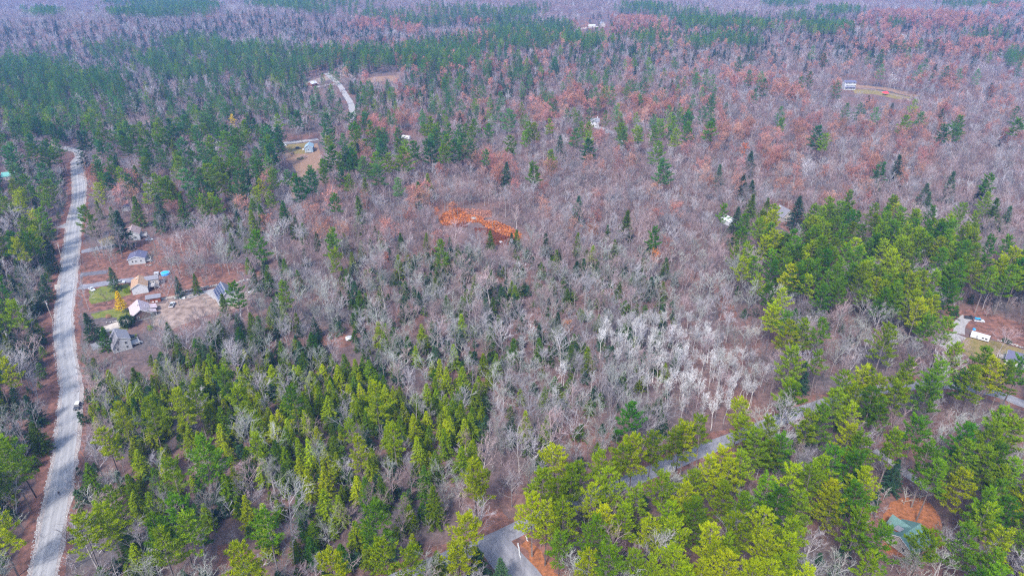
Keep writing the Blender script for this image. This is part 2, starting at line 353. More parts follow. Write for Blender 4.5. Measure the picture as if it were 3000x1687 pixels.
singles(1000, 0, 2.576, '2410,890,p 2400,1065,p 2120,925,p 1870,1045,p 1455,1215,p 2440,1195,p,1.3 1655,1020,d,1.3 1590,1130,l,.6 1270,1020,p 1460,925,l,.8 1420,910,p 1575,895,l,.6 665,880,p,1.3 80,845,p 85,930,p 180,850,p 115,1075,d,1.2 245,1150,p 340,1150,l 160,1180,p 460,1110,p,1.3 270,1240,p 550,1060,p,1.1 680,1060,p,1.1 790,1010,p 770,1070,p 860,1050,p 970,1040,p 905,1010,p 1090,1120,p,.7 170,1340,h 570,1370,h 655,1300,h 420,1340,p,.7 1240,1220,d,1.4 1200,690,p 1185,800,p 1260,820,p 1070,815,d,1.2 970,820,d 890,850,d 735,850,d 1000,605,p 775,600,p 595,475,p 700,260,d 790,240,d 890,220,p 1190,125,d 1110,400,p,1.2 2180,600,p 2300,580,p 2260,620,p 2410,590,d 2500,600,d 2290,470,d 2220,500,d 1920,660,p 1850,670,d 2050,650,p 1880,815,p 2510,800,d 2530,970,p')
singles(0, 0, 2.576, '750,925,p,1.1 895,925,p 655,870,p 575,980,d,2.2 420,1045,p 320,1055,p 215,1080,p 45,1095,p 935,1030,p 1060,1035,p 1295,1050,h 1255,1115,h 1525,1070,p,1.2 1320,1180,p 1400,1180,p 1395,1275,p 1500,1330,p 1580,1230,p,1.2 1640,1180,p,1.1 1690,990,p,1.2 1780,970,p,1.2 2000,960,p 1865,875,d,1.3 1390,870,p 1300,935,d 1265,895,p 1180,930,p 1225,970,p 1540,850,p 1600,870,p 2350,755,p 2450,790,p 2080,860,p 2245,830,p 2010,750,p 1670,715,p 1800,725,p 1285,690,p 880,725,p 815,680,p 915,655,p 570,665,p 1615,575,p 1525,600,p 2380,650,p 2160,640,p 2030,1080,p 1945,1190,p 2010,1185,p 1840,1260,p 1780,1290,p 2080,1170,d 2330,1290,p,1.2 2260,1340,p 1730,1380,h 1830,1380,h 1925,1330,h 1235,1340,p 1165,1310,p 860,1185,d 950,1330,h 1015,1250,h 2490,1100,p 2460,950,p 2460,860,p 2540,760,p 300,1230,p 95,1240,p 210,1190,d')
singles(0, 562, 2.576, '280,120,p 160,190,p 200,300,p 600,105,p 680,170,h,1.2 875,140,d,1.6 1005,30,h,1.2 1185,15,d,1.6 1350,10,h,1.4 1520,50,h 1700,160,h,1.2 1890,50,h 1890,140,h,1.2 1960,90,h 2125,70,h,1.2 2220,165,h,.7 2515,10,p,.8 1930,290,p,1.2 1985,520,d,1.2 2135,500,h 2380,300,h,.9 2520,260,p,.7 2495,320,p,.8 2520,430,p,.8 2235,590,h 2140,680,p,.9 350,620,d,1.2 440,430,d,1.2 1765,660,p,1.1 1665,770,h,1.2 645,910,d,1.3 760,1020,h,.8 1255,990,h 1570,980,h 1640,960,h,1.2 1800,1020,h 1890,910,h,1.3 1950,930,h,1.3 2130,860,y 2030,860,y 1320,1080,h 1680,1180,y,1.2 1460,1110,h 830,570,d 1320,640,d,.8 1455,620,h,.7')
singles(1000, 562, 2.576, '130,30,h 125,150,h,1.3 290,290,h,.7 445,310,h,1.1 635,310,h,.6 740,365,p,.7 430,475,y,1.2 75,450,h 15,310,h 25,580,h 1120,290,h,1.1 1290,310,d,.8 1325,280,h 1785,30,d,1.2 2160,140,h 2010,250,h,.7 2360,255,p,.8 1790,310,h,1.2 1900,405,y,1.1 1620,435,h,1.1 2070,360,h 1340,490,h,.8 1280,665,y,1.1 800,780,h,1.1 910,790,h,.7 900,920,y,1.1 1000,680,h,.8 1130,590,h 280,980,y,1.2 330,995,y,1.1 605,995,y,.9 560,1160,y,.6 1495,1095,h,1.2 1705,730,h 140,750,h,1.4 185,760,h 1125,990,h 1090,800,d 965,460,d 1735,1150,h 1860,1170,h 745,1260,y,1.1 790,1320,y,.9 915,1320,y,1.1 1030,1390,y 100,1260,y 705,1395,y 840,1145,h 500,1080,h')
singles(2000, 562, 2.576, '325,80,p,.9 540,20,h,1.5 650,45,h,.8 885,30,d,1.3 415,110,d,.8 475,165,p 595,180,p 1870,0,d 2390,50,h,1.5 2475,100,d 2300,0,p 820,1395,l 940,1270,d,1.5 700,870,l 800,960,l 920,960,l 1060,950,p,.8 870,880,h 1560,990,p,1.1')
singles(0, 1124, 2.574, '770,325,l,.9 250,390,p,1.1 240,280,h,1.2 30,460,p 870,125,l,.7 950,680,y,1.1 1680,680,y,1.2 1950,910,y,1.2 1830,850,h 2440,795,y,1.2 2550,830,y 2310,640,y,1.1 2430,620,y,1.1 1095,810,h,1.1 1205,800,h 770,890,l,1.1 900,1040,h,1.4 1285,850,p,1.2 1370,990,p,1.2 1190,1090,p,1.1 580,1010,l,1.1 1000,1210,y 920,1360,h 90,980,l,1.15 800,765,l,.5 1500,390,p,1.1 1270,550,p 1490,700,d,.8 655,600,h,.8 1020,490,y 1130,620,h 1210,490,y 2490,1255,l,1.05 1950,1400,h,.8 1950,530,y,1.1 2250,550,y 2530,520,y,.9 1100,110,l,.8 1340,40,l,.8 1450,0,l,.8 1550,140,y,1.1 1650,180,y 1640,290,y 1480,360,y 1400,320,y 1860,85,y 2050,230,y 2290,200,y 2400,25,y,1.1 1930,200,y 2150,260,y 2460,90,y 2330,420,y 2250,410,y 2070,420,y 1900,370,l,.6 1840,480,y 2440,460,y 2140,480,y,.8')
singles(1000, 1124, 2.574, '1010,590,l,1.0 1060,660,l,.9 560,410,y,1.2 370,410,y 900,470,y,1.1 700,510,h 620,610,h,1.1 165,700,h,1.1 290,700,h,1.1 680,780,y,1.5 130,400,l,.8 390,290,l,.7 510,910,h,.6 290,1060,l,1.1 500,1240,l 930,980,l,1.05 880,1180,l 1020,1240,d,1.4 1200,1320,d,.8 720,1250,h,1.1 1380,210,h 1545,235,h 820,240,y 905,120,y,1.1 980,215,y 930,265,y 470,140,y,.9 780,330,y,1.1 120,110,y 270,40,y,.9 250,150,y 190,170,y 90,80,y 640,0,y 545,250,y,.9 70,260,l,.5 1000,0,y,1.3 1550,520,l,1.2 1450,590,l,1.15 1700,870,l,1.2 1920,990,l,1.05 1880,1230,l 2130,910,l 2340,990,l 2240,750,p 1950,450,l,1.1 2080,370,l 2530,250,l 1880,750,l 1550,890,l 2450,660,l,1.1 2480,880,l,1.1 2510,1000,l 2520,1200,l 2230,1240,l 1750,570,l 2200,350,l 2350,360,l 1320,900,l,.9 2050,640,l 1640,700,l')
singles(2000, 1124, 2.574, '460,110,l 640,240,l,1.15 590,350,p,1.1 970,205,l,1.1 1060,160,p,.9 1380,345,l,1.1 1200,480,p,1.15 1360,490,p,1.1 1790,235,p,1.15 850,590,l,1.15 650,680,p 170,240,l 40,270,l 200,540,l,1.05 310,480,l 470,510,p 480,830,l,.8 920,810,p 1160,800,l 1350,740,p,1.1 1530,100,p,.8 2430,180,p,1.1 2180,300,p 2380,270,p 2340,500,p,1.2 2150,640,l 1900,450,p 1940,560,p 2310,890,l,1.1 1550,1080,p,1.1 1870,1080,l,1.1 2200,1100,p,1.1 2450,1080,l,1.1 350,1280,l,1.1 620,1300,l,1.1 960,1380,l 850,1020,l 430,970,l 130,840,l 320,760,l 1640,560,d,1.3 620,940,l 650,1110,l,1.1 820,1150,l 790,1290,l 40,740,l 230,1050,l 840,0,l 1150,20,p 1450,30,p 2400,1380,p 100,660,l 1000,620,p')

singles(2000, 562, 2.576, '1250,1340,l 1380,1290,l 1520,1380,l 1670,1350,l 1890,1370,p 1960,1270,p 2090,1130,l 2240,1320,l 2370,1240,l 2470,1270,l 1730,1240,l,.7 1630,1420,l 1330,1440,l')
# ------------------------------------------------------------------ scatter the forest
TREES = []      # dict per tree: kind, tone, x, y, scale
rng = np.random.default_rng(11)
def add_tree(kind, tone, x, y, s, hand=False, sx=1.0):
    TREES.append(dict(k=kind, t=tone, x=float(x), y=float(y), s=float(s), hand=hand, sx=float(sx)))
HC = []
def off_road(q):
    for ln, need in ((ML, 5.2), (LOWER, 4.0), (SPUR, 5.0)):
        d = float(line_dist(np.array([q.x]), np.array([q.y]), ln)[0])
        if d < need:
            c = min((Vector((a.x, a.y, 0)).lerp(Vector((b.x, b.y, 0)), t) for a, b in zip(ln[:-1], ln[1:]) for t in np.linspace(0, 1, 15)), key=lambda s: (s.x - q.x) ** 2 + (s.y - q.y) ** 2)
            w = Vector((q.x - c.x, q.y - c.y, 0)); w = w.normalized() if w.length > .05 else Vector((1, 0, 0))
            if ln is ML and w.x > 0 and q.x < c.x + .6: w = Vector((-1, 0, 0))
            q = Vector((c.x + w.x * need, c.y + w.y * need, q.z))
    return q
for (px, py, kd, sz) in SINGLES:
    if kd in 'pl':
        Ht = 19.0 * (0.74 + .26 * sz) * (.95 if kd == 'l' else 1.0) * rng.uniform(.94, 1.06) * (1.08 if py < 560 else 1.0); s = Ht / 19.0
        q = off_road(gp(px, py, Ht)); sx = sz ** .45 * (.90 if py > 560 else 1.0)
        tone = 'lime' if kd == 'l' else ('green' if py > 560 else 'dark' if py < 330 else rng.choice(['green', 'dark']))
        add_tree('pine', tone, q.x, q.y, s, True, sx); HC.append((q.x, q.y, 3.2))
    else:
        Ht = 11.0 * (0.55 + .45 * sz) * (1.25 if py < 620 else .86); s = Ht / 11.0
        q = off_road(gp(px, py, Ht))
        add_tree('hem', {'h': 'lime' if py > 1000 and rng.random() < .5 else 'green', 'y': 'lime', 'd': 'dark'}[kd], q.x, q.y, s, True, 1.0); HC.append((q.x, q.y, 2.4))
HCa = np.array(HC)
def near_hand(x, y):
    out = np.zeros(len(x), bool)
    for hx, hy, r in HC: out |= (x - hx) ** 2 + (y - hy) ** 2 < r * r
    return out
def scatter(y0, y1, sp_):
    xs_max = (y1 * 1.0 + 120) * 0.90 + 40
    ny = int((y1 - y0) / sp_); nx = int(2 * xs_max / sp_)
    gx, gy = np.meshgrid(np.arange(nx), np.arange(ny))
    gx = gx + .5 * (gy % 2)
    x = -xs_max + (gx + rng.uniform(-.42, .42, gx.shape)) * sp_
    y = y0 + (gy + .5 + rng.uniform(-.42, .42, gx.shape)) * sp_
    x = x.ravel(); y = y.ravel()
    g = hgt(x, y)
    u, v, zc = project(x, y, g + 9); ug, vg, _ = project(x, y, g)
    ok = (u > -260) & (u < 3260) & (v < 1790) & (v > -70) & (zc > 20)
    x, y, u, v, ug, vg = (a[ok] for a in (x, y, u, v, ug, vg))
    keep = np.ones(len(x))
    for pl, f in EXCL: keep = np.where(in_poly(ug, vg, pl), np.minimum(keep, f), keep)
    dm = line_dist(x, y, ML)
    cx = np.interp(y, [p.y for p in ML], [p.x for p in ML])
    keep = np.where((dm < 4.6) | ((x < cx) & (dm < 6.4)), 0, keep)
    keep = np.where(line_dist(x, y, LOWER) < 4.6, 0, keep); keep = np.where(line_dist(x, y, SPUR) < 5.5, 0, keep)
    for l, w in DR_LINES: keep = np.where(line_dist(x, y, l) < w / 2 + 1.3, 0, keep)
    keep = np.where(near_hand(x, y), 0, keep)
    ok = rng.random(len(x)) < keep
    x, y, u, v = (a[ok] for a in (x, y, u, v))
    g = hgt(x, y); drop = np.zeros(len(x), bool); r = rng.random(len(x))
    for f, pl in VIS:
        for hh in (1.5, 4, 6.5, 9, 11.5):
            for dx in (-1.8, 1.8):
                a, b, _ = project(x + dx, y, g + hh); drop |= in_poly(a, b, pl) & (r < f)
    x, y, u, v = (a[~drop] for a in (x, y, u, v))
    return x, y, u, v
def covers(x, y, h):
    g = hgt(x, y); out = np.zeros(len(x), bool); r = rng.random(len(x))
    for k in np.linspace(.45, 1, 6):
        a, b, _ = project(x, y, g + h * k)
        for f, pl in VIS: out |= in_poly(a, b, pl) & (r < f)
    return out
def shares(u, v):
    f = {k: np.zeros(len(u)) for k in ('pine', 'hem', 'oak', 'birch')}
    u = u + rng.normal(0, 1, len(u)) * 16; v = v + rng.normal(0, 1, len(u)) * np.clip(v / 40, 4, 16)
    for k, s, pl in REG: f[k] = np.where(in_poly(u, v, pl), np.maximum(f[k], s), f[k])
    return f
SPACE = [(60, 330, 4.7), (330, 620, 5.1), (620, 1000, 5.8), (1000, 1720, 6.8)]
for (y0, y1, sp_) in SPACE:
    x, y, u, v = scatter(y0, y1, sp_)
    f = shares(u, v); r = rng.random(len(x))
    cov = covers(x, y, 18.0)
    for i in range(len(x)):
        p_, h_, o_, b_ = f['pine'][i], f['hem'][i], f['oak'][i], f['birch'][i]
        tot = p_ + h_ + o_ + b_
        if tot > 1: p_, h_, o_, b_ = p_/tot, h_/tot, o_/tot, b_/tot
        q = r[i]; vv = v[i]; uu = u[i]
        if q < p_:
            if cov[i]: continue
            if vv > 1150 and uu > 1150: tone = 'lime' if rng.random() < (.85 if uu < 2500 else .45) else 'green'
            elif vv > 560: tone = 'green' if rng.random() < .62 else 'lime'
            elif vv > 330: tone = 'green' if rng.random() < .5 else 'dark'
            else: tone = 'dark' if rng.random() < .65 else 'green'
            add_tree('pine', tone, x[i], y[i], rng.uniform(.80, 1.05) * (.92 if vv < 400 else 1), False, rng.uniform(.78, 1.0))
        elif q < p_ + h_:
            tone = ('lime' if rng.random() < .80 else 'green') if (vv > 1020 and uu > 230) else ('green' if rng.random() < .55 and vv > 450 else 'dark')
            add_tree('hem', tone, x[i], y[i], (rng.uniform(.40, .80) if tone == 'lime' else rng.uniform(.48, .95)) * (1.12 if vv < 500 else 1), False, 1.12 if vv > 700 else 1.0)
        elif q < p_ + h_ + o_:
            add_tree('oak', 'russet', x[i], y[i], rng.uniform(.75, .98), False, 1.1)
        elif q < p_ + h_ + o_ + b_:
            add_tree('birch', 'pale', x[i], y[i], rng.uniform(.56, .78))
        else:
            rr = rng.random()
            red = .18 + .22 * (vv < 900) + .22 * (vv < 760) * (uu > 900)
            tone = 'red' if rr < red else ('green' if rr > .62 and vv > 700 else 'grey')
            hs = float(np.interp(y[i], [150, 230, 420], [.90, .82, .72])); add_tree('bare', tone, x[i], y[i], (rng.uniform(.60, 1.0) if rng.random() < .85 else rng.uniform(1.0, 1.2)) * hs, False, rng.uniform(.85, 1.25) / hs ** .5)
# the close-grown hemlock stand: a second, finer planting of small crowns
STAND = [(280,1040),(420,1000),(700,960),(980,1000),(1230,1110),(1430,1080),(1400,1270),(1150,1330),(900,1420),(500,1330),(270,1270),(245,1150)]
x, y, u, v = scatter(140, 300, 3.3)
for i in range(len(x)):
    if in_poly(np.array([u[i]]), np.array([v[i]]), STAND)[0] and rng.random() < .70: add_tree('hem', 'lime' if rng.random() < .8 else 'green', x[i], y[i], rng.uniform(.34, .62), False, 1.2)
PALE = [(1740,930),(1880,900),(2050,915),(2230,1040),(2210,1170),(2080,1185),(1900,1110),(1780,1020)]
x, y, u, v = scatter(150, 330, 3.4)
for i in range(len(x)):
    if in_poly(np.array([u[i]]), np.array([v[i]]), PALE)[0] and rng.random() < .6: add_tree('birch', 'pale', x[i], y[i], rng.uniform(.48, .70))
# a few trees of their own in the photo
for px, py, s in [(2183,421,.85),(1127,747,.55),(1923,742,.6),(1660,940,.5),(1325,600,.5),(1280,620,.45)]:
    q = gp(px, py, 13 * s); add_tree('oak', 'orange', q.x, q.y, s, True)
for px, py in [(230,812),(655,925),(678,900),(455,935),(330,985),(300,690),(335,665),(500,800),(470,795),(1395,1480)]:
    q = gp(px, py, 13); add_tree('bare', 'grey', q.x, q.y, .85, True)

# ------------------------------------------------------------------ ground, roads, yards
def ground_mat():
    m = mat('leaf_litter', (.072, .052, .049), (.150, .100, .088), .55, .95, 6, space='pos', c3=(.108, .074, .066), spec=.05)
    t = m.node_tree; b = t.nodes['Principled BSDF']
    src = b.inputs['Base Color'].links[0].from_socket
    geo = t.nodes.new('ShaderNodeNewGeometry')
    n = t.nodes.new('ShaderNodeTexNoise'); n.inputs['Scale'].default_value = .028; n.inputs['Detail'].default_value = 5
    t.links.new(geo.outputs['Position'], n.inputs['Vector'])
    cr = t.nodes.new('ShaderNodeValToRGB')
    cr.color_ramp.elements[0].position = .35; cr.color_ramp.elements[0].color = (.72, .92, 1.05, 1)
    cr.color_ramp.elements[1].position = .68; cr.color_ramp.elements[1].color = (1.30, .98, .86, 1)
    t.links.new(n.outputs['Fac'], cr.inputs[0])
    mx = t.nodes.new('ShaderNodeMix'); mx.data_type = 'RGBA'; mx.blend_type = 'MULTIPLY'; mx.inputs[0].default_value = 1
    t.links.new(src, mx.inputs[6]); t.links.new(cr.outputs[0], mx.inputs[7]); t.links.new(mx.outputs[2], b.inputs['Base Color'])
    n2 = t.nodes.new('ShaderNodeTexNoise'); n2.inputs['Scale'].default_value = 3.0; n2.inputs['Detail'].default_value = 3
    t.links.new(geo.outputs['Position'], n2.inputs['Vector'])
    bp = t.nodes.new('ShaderNodeBump'); bp.inputs['Strength'].default_value = .6; bp.inputs['Distance'].default_value = .15
    t.links.new(n2.outputs['Fac'], bp.inputs['Height']); t.links.new(bp.outputs[0], b.inputs['Normal'])
    return m
def asphalt_mat(name, c1, c2, crack=.5):
    m = mat(name, c1, c2, .35, .9, 6, space='pos', stretch=(1, .25, 1), spec=.2)
    t = m.node_tree; b = t.nodes['Principled BSDF']
    src = b.inputs['Base Color'].links[0].from_socket
    geo = t.nodes.new('ShaderNodeNewGeometry')
    nz = t.nodes.new('ShaderNodeTexNoise'); nz.inputs['Scale'].default_value = .5; nz.inputs['Detail'].default_value = 4
    t.links.new(geo.outputs['Position'], nz.inputs['Vector'])
    ad = t.nodes.new('ShaderNodeVectorMath'); ad.operation = 'MULTIPLY_ADD'; ad.inputs[1].default_value = (3.0, 3.0, 0)
    t.links.new(nz.outputs['Color'], ad.inputs[0]); t.links.new(geo.outputs['Position'], ad.inputs[2])
    mp = t.nodes.new('ShaderNodeMapping'); mp.inputs['Scale'].default_value = (.30, .055, 1)
    t.links.new(ad.outputs[0], mp.inputs[0])
    vo = t.nodes.new('ShaderNodeTexVoronoi'); vo.feature = 'DISTANCE_TO_EDGE'; vo.inputs['Scale'].default_value = 1.0
    t.links.new(mp.outputs[0], vo.inputs['Vector'])
    cr = t.nodes.new('ShaderNodeValToRGB'); cr.color_ramp.elements[0].position = .008; cr.color_ramp.elements[1].position = .03
    cr.color_ramp.elements[0].color = (crack, crack, crack * 1.02, 1); cr.color_ramp.elements[1].color = (1, 1, 1, 1)
    t.links.new(vo.outputs['Distance'], cr.inputs[0])
    mx = t.nodes.new('ShaderNodeMix'); mx.data_type = 'RGBA'; mx.blend_type = 'MULTIPLY'; mx.inputs[0].default_value = 1
    t.links.new(src, mx.inputs[6]); t.links.new(cr.outputs[0], mx.inputs[7])
    uvn = t.nodes.new('ShaderNodeUVMap'); uvn.uv_map = 'across'
    mp2 = t.nodes.new('ShaderNodeMapping'); mp2.inputs['Scale'].default_value = (5.5, .35, 1); t.links.new(uvn.outputs[0], mp2.inputs[0])
    n3 = t.nodes.new('ShaderNodeTexNoise'); n3.inputs['Scale'].default_value = 1.0; n3.inputs['Detail'].default_value = 3; t.links.new(mp2.outputs[0], n3.inputs['Vector'])
    c3 = t.nodes.new('ShaderNodeValToRGB'); c3.color_ramp.elements[0].position = .35; c3.color_ramp.elements[1].position = .65
    c3.color_ramp.elements[0].color = (.80, .80, .80, 1); c3.color_ramp.elements[1].color = (1.16, 1.15, 1.13, 1); t.links.new(n3.outputs['Fac'], c3.inputs[0])
    m3 = t.nodes.new('ShaderNodeMix'); m3.data_type = 'RGBA'; m3.blend_type = 'MULTIPLY'; m3.inputs[0].default_value = 1
    t.links.new(mx.outputs[2], m3.inputs[6]); t.links.new(c3.outputs[0], m3.inputs[7]); t.links.new(m3.outputs[2], b.inputs['Base Color'])
    return m
G = {
    'ground': ground_mat(),
    'asphalt': asphalt_mat('asphalt_old', (.215, .21, .214), (.245, .24, .244), .70),
    'asphalt2': asphalt_mat('asphalt_grey', (.13, .128, .145), (.20, .195, .21), .75),
    'drive': mat('asphalt_drive', (.11, .11, .13), (.19, .185, .21), .5, .9, 5, space='pos', spec=.2),
    'drive_dark': mat('asphalt_dark', (.055, .055, .07), (.13, .125, .14), .6, .9, 5, space='pos', spec=.2),
    'gravel': mat('gravel', (.17, .16, .16), (.30, .285, .28), .8, .95, 6, space='pos', spec=.1),
    'yard': mat('bare_earth', (.105, .075, .062), (.26, .195, .165), .32, .95, 6, space='pos', spec=.1),
    'sand': mat('pale_sand', (.27, .235, .20), (.40, .35, .30), .6, .95, 5, space='pos', spec=.1),
    'sandy': mat('orange_earth', (.14, .085, .056), (.235, .148, .100), .6, .95, 5, space='pos', spec=.1),
    'rust': mat('rust_leaves', (.060, .038, .033), (.200, .094, .070), .38, .95, 9, space='pos', spec=.05),
    'orange': mat('orange_leaves', (.115, .050, .026), (.29, .112, .050), .8, .95, 6, space='pos', spec=.05),
    'lawn': mat('lawn', (.070, .088, .018), (.150, .140, .036), .35, .95, 6, space='pos', c3=(.100, .115, .024), spec=.1),
    'lawn_dry': mat('lawn_dry', (.11, .10, .03), (.20, .14, .065), .35, .95, 6, space='pos', spec=.1),
    'verge': mat('verge_stones', (.15, .125, .115), (.30, .27, .26), 1.5, .95, 5, space='pos', spec=.1),
}
def ground_sheet():
    x = np.arange(-1560, 1561, 8.0); y = np.arange(-130, 2311, 8.0)
    X, Y = np.meshgrid(x, y); Z = hgt(X, Y)
    nx, ny = len(x), len(y)
    me = bpy.data.meshes.new('ground')
    co = np.stack([X, Y, Z], -1).reshape(-1, 3)
    i = np.arange((ny - 1) * nx).reshape(ny - 1, nx)[:, :-1].ravel()
    q = np.stack([i, i + 1, i + nx + 1, i + nx], 1).astype(np.int32)
    me.vertices.add(len(co)); me.vertices.foreach_set('co', co.ravel())
    me.loops.add(q.size); me.loops.foreach_set('vertex_index', q.ravel())
    me.polygons.add(len(q)); me.polygons.foreach_set('loop_start', np.arange(len(q), dtype=np.int32) * 4)
    me.materials.append(G['ground']); me.update(calc_edges=True)
    me.polygons.foreach_set('use_smooth', [True] * len(q))
    return link('ground', me)
tag(ground_sheet(), 'reddish brown leaf litter forest floor', None, None, 'structure')
def smooth_line(pts, step=3.0):
    """Catmull-Rom through the points"""
    P_ = [Vector((p[0], p[1], 0)) if not isinstance(p, Vector) else Vector((p.x, p.y, 0)) for p in pts]
    out = []
    for i in range(len(P_) - 1):
        p0, p1, p2, p3 = P_[max(i - 1, 0)], P_[i], P_[i + 1], P_[min(i + 2, len(P_) - 1)]
        n = max(1, int((p2 - p1).length / step))
        for k in range(n):
            t = k / n
            out.append((.5 * ((2 * p1) + (p2 - p0) * t + (2 * p0 - 5 * p1 + 4 * p2 - p3) * t * t + (3 * p1 - p0 - 3 * p2 + p3) * t ** 3), i + t))
    out.append((P_[-1], len(P_) - 1.0))
    return out
def strip(name, pts, width, m, z, off=0.0, jag=0.0, label=None, seed=0, across=1):
    """a ribbon of ground along a line; width a number or one per point"""
    rg = random.Random(seed)
    sm = smooth_line(pts)
    vs, fs = [], []
    for i, (p, t) in enumerate(sm):
        a = sm[max(i - 1, 0)][0]; b = sm[min(i + 1, len(sm) - 1)][0]
        d = (b - a).normalized(); n = Vector((d.y, -d.x, 0))
        w = width if not isinstance(width, (list, tuple)) else float(np.interp(t, range(len(width)), width))
        l = p + n * (off - w / 2 + rg.uniform(-jag, jag)); r = p + n * (off + w / 2 + rg.uniform(-jag, jag))
        for k in range(across + 1):
            c = l.lerp(r, k / across); vs.append((c.x, c.y, float(hgt(c.x, c.y)) + z))
    k1 = across + 1
    for i in range(len(sm) - 1):
        for k in range(across): fs.append((i*k1 + k, i*k1 + k + 1, (i+1)*k1 + k + 1, (i+1)*k1 + k))
    o = MB().add(vs, fs).build(name, m)
    uv = o.data.uv_layers.new(name='across')
    for l in o.data.loops:
        i_, k_ = divmod(l.vertex_index, k1); uv.data[l.index].uv = (k_ / across, i_ * .05)
    return tag(o, label, None, None, 'structure')
def patch(name, px, m, z, label=None, jag=.5, seed=0):
    rg = random.Random(seed)
    c = [gp(*p) for p in px]; pts = []
    for i in range(len(c)):
        a, b = c[i], c[(i + 1) % len(c)]
        n = max(1, int((b - a).length / 1.5))
        for k in range(n):
            q = a.lerp(b, k / n); pts.append((q.x + rg.uniform(-jag, jag), q.y + rg.uniform(-jag, jag), z))
    me = bpy.data.meshes.new(name)
    import bmesh
    bm = bmesh.new(); f = bm.faces.new([bm.verts.new(p) for p in pts]); bm.normal_update()
    if f.normal.z < 0: f.normal_flip()
    bmesh.ops.triangulate(bm, faces=[f]); bm.to_mesh(me); bm.free(); me.materials.append(m)
    return tag(link(name, me), label, None, None, 'structure')
MW = [max(3.4, min(5.2, w)) for w in ROAD_W]
ML2 = ML + [ML[-1] + Vector((-3, 9, 0)), ML[-1] + Vector((-11, 20, 0)), ML[-1] + Vector((-26, 28, 0)), ML[-1] + Vector((-50, 33, 0))]
ML2 = [ML[0] + (ML[0] - ML[1]) * 1.2] + ML2; MW = [MW[0]] + MW + [4.0] * 4
strip('road', ML2, MW, G['asphalt'], .055, jag=.12, label='pale grey worn country road on the left with long cracks')
strip('road_verge', ML2, [w + 1.7 for w in MW], G['verge'], .035, jag=.35, seed=2)
strip('leaf_strip', ML2[:-4], 4.0, G['rust'], .02, off=-3.9, jag=.9, seed=3)
strip('leaf_strip', ML2[:-4], 2.6, G['rust'], .018, off=3.2, jag=.7, seed=4)
strip('road', LOWER, 4.2, G['asphalt2'], .055, jag=.15, label='grey road winding under the pines on the right')
strip('leaf_strip', LOWER, 8.0, G['rust'], .02, jag=.9, seed=6)
strip('road', SPUR, 7.4, G['asphalt2'], .06, jag=.2, seed=7, label='short spur of the grey road running out at the bottom')
for i, (p, w, k) in enumerate(DRIVES):
    strip('path' if k in ('sandy',) else 'driveway', px_line(p), w, G[k], .045 + .004 * (i % 5), jag=.35, seed=20 + i)
patch('bank', [(205,455),(246,452),(246,474),(205,474)], G['rust'], .03)
patch('yard', [(240,800),(330,790),(470,772),(560,775),(700,770),(765,800),(745,830),(640,845),(540,862),(480,880),(420,900),(330,905),(262,915),(240,890)], G['rust'], .012, seed=1)
patch('yard', [(240,730),(330,720),(480,700),(560,690),(600,730),(470,775),(330,792),(240,802)], G['rust'], .014, seed=2)
patch('lawn', [(262,852),(300,840),(372,832),(384,842),(380,864),(330,878),(268,890),(258,875)], G['lawn'], .022, seed=3)
patch('lawn', [(270,918),(345,902),(380,912),(378,932),(352,942),(330,928),(275,934)], G['lawn'], .024, seed=4)
patch('lawn', [(285,705),(330,690),(345,710),(300,725)], G['lawn_dry'], .026, seed=5); patch('lawn', [(312,965),(360,950),(375,965),(330,985)], G['lawn'], .02, seed=6)
patch('lawn', [(375,985),(402,975),(402,990),(378,998)], G['lawn'], .02, seed=7)
patch('earth_yard', [(435,895),(500,884),(560,880),(640,868),(740,850),(700,900),(600,925),(490,970),(450,950)], G['yard'], .017, seed=8)
patch('leaf_yard', [(2770,915),(2850,905),(3060,965),(3060,1040),(2940,1005),(2830,960),(2770,990)], G['rust'], .014, seed=9)
patch('lawn', [(2815,985),(2920,1000),(3060,1045),(3060,1110),(2900,1070),(2830,1040)], G['lawn_dry'], .024, seed=10)
patch('clearing', [(2575,1545),(2592,1505),(2622,1462),(2712,1452),(2755,1515),(2762,1600),(2700,1640),(2590,1620)], G['orange'], .03, seed=11)
patch('clearing', [(1400,1545),(1425,1490),(1470,1490),(1500,1530),(1440,1568)], G['rust'], .024, seed=12)
patch('clearing', [(1530,1600),(1548,1572),(1572,1590),(1600,1640),(1650,1690),(1640,1740),(1590,1730),(1560,1665)], G['orange'], .024, seed=13, jag=.8)
patch('clearing', [(1515,1590),(1540,1555),(1600,1570),(1640,1640),(1700,1700),(1660,1760),(1585,1750),(1545,1665)], G['rust'], .021, seed=33, jag=.9)
patch('clearing', [(640,1600),(700,1590),(760,1640),(740,1720),(640,1720)], G['rust'], .02, seed=14)
patch('clearing', [(820,440),(930,420),(945,475),(925,505),(880,520),(860,490)], G['sandy'], .016, seed=15)
patch('clearing', [(835,425),(905,418),(905,450),(850,452)], G['lawn_dry'], .024, seed=16)
patch('clearing', [(930,985),(1000,972),(1035,998),(1010,1018),(940,1015)], G['rust'], .02, seed=17)
patch('clearing', [(2200,560),(2300,590),(2360,640),(2330,690),(2240,640)], G['rust'], .02, seed=18)
patch('clearing', [(2080,800),(2130,830),(2160,930),(2110,940)], G['rust'], .02, seed=19)
for i, (p, w, k) in enumerate([([(1060,236),(1110,232),(1168,230)], 20, 'sandy'), ([(905,248),(950,232),(1000,218)], 14, 'yard'), ([(290,354),(360,357),(430,361)], 18, 'yard'),
                               ([(2500,268),(2580,274),(2660,290)], 16, 'lawn_dry'), ([(2500,252),(2600,262),(2690,284)], 10, 'sandy')]):
    strip('field', px_line(p), w, G[k], .03 + .004 * i, jag=1.5, seed=70 + i, across=4)

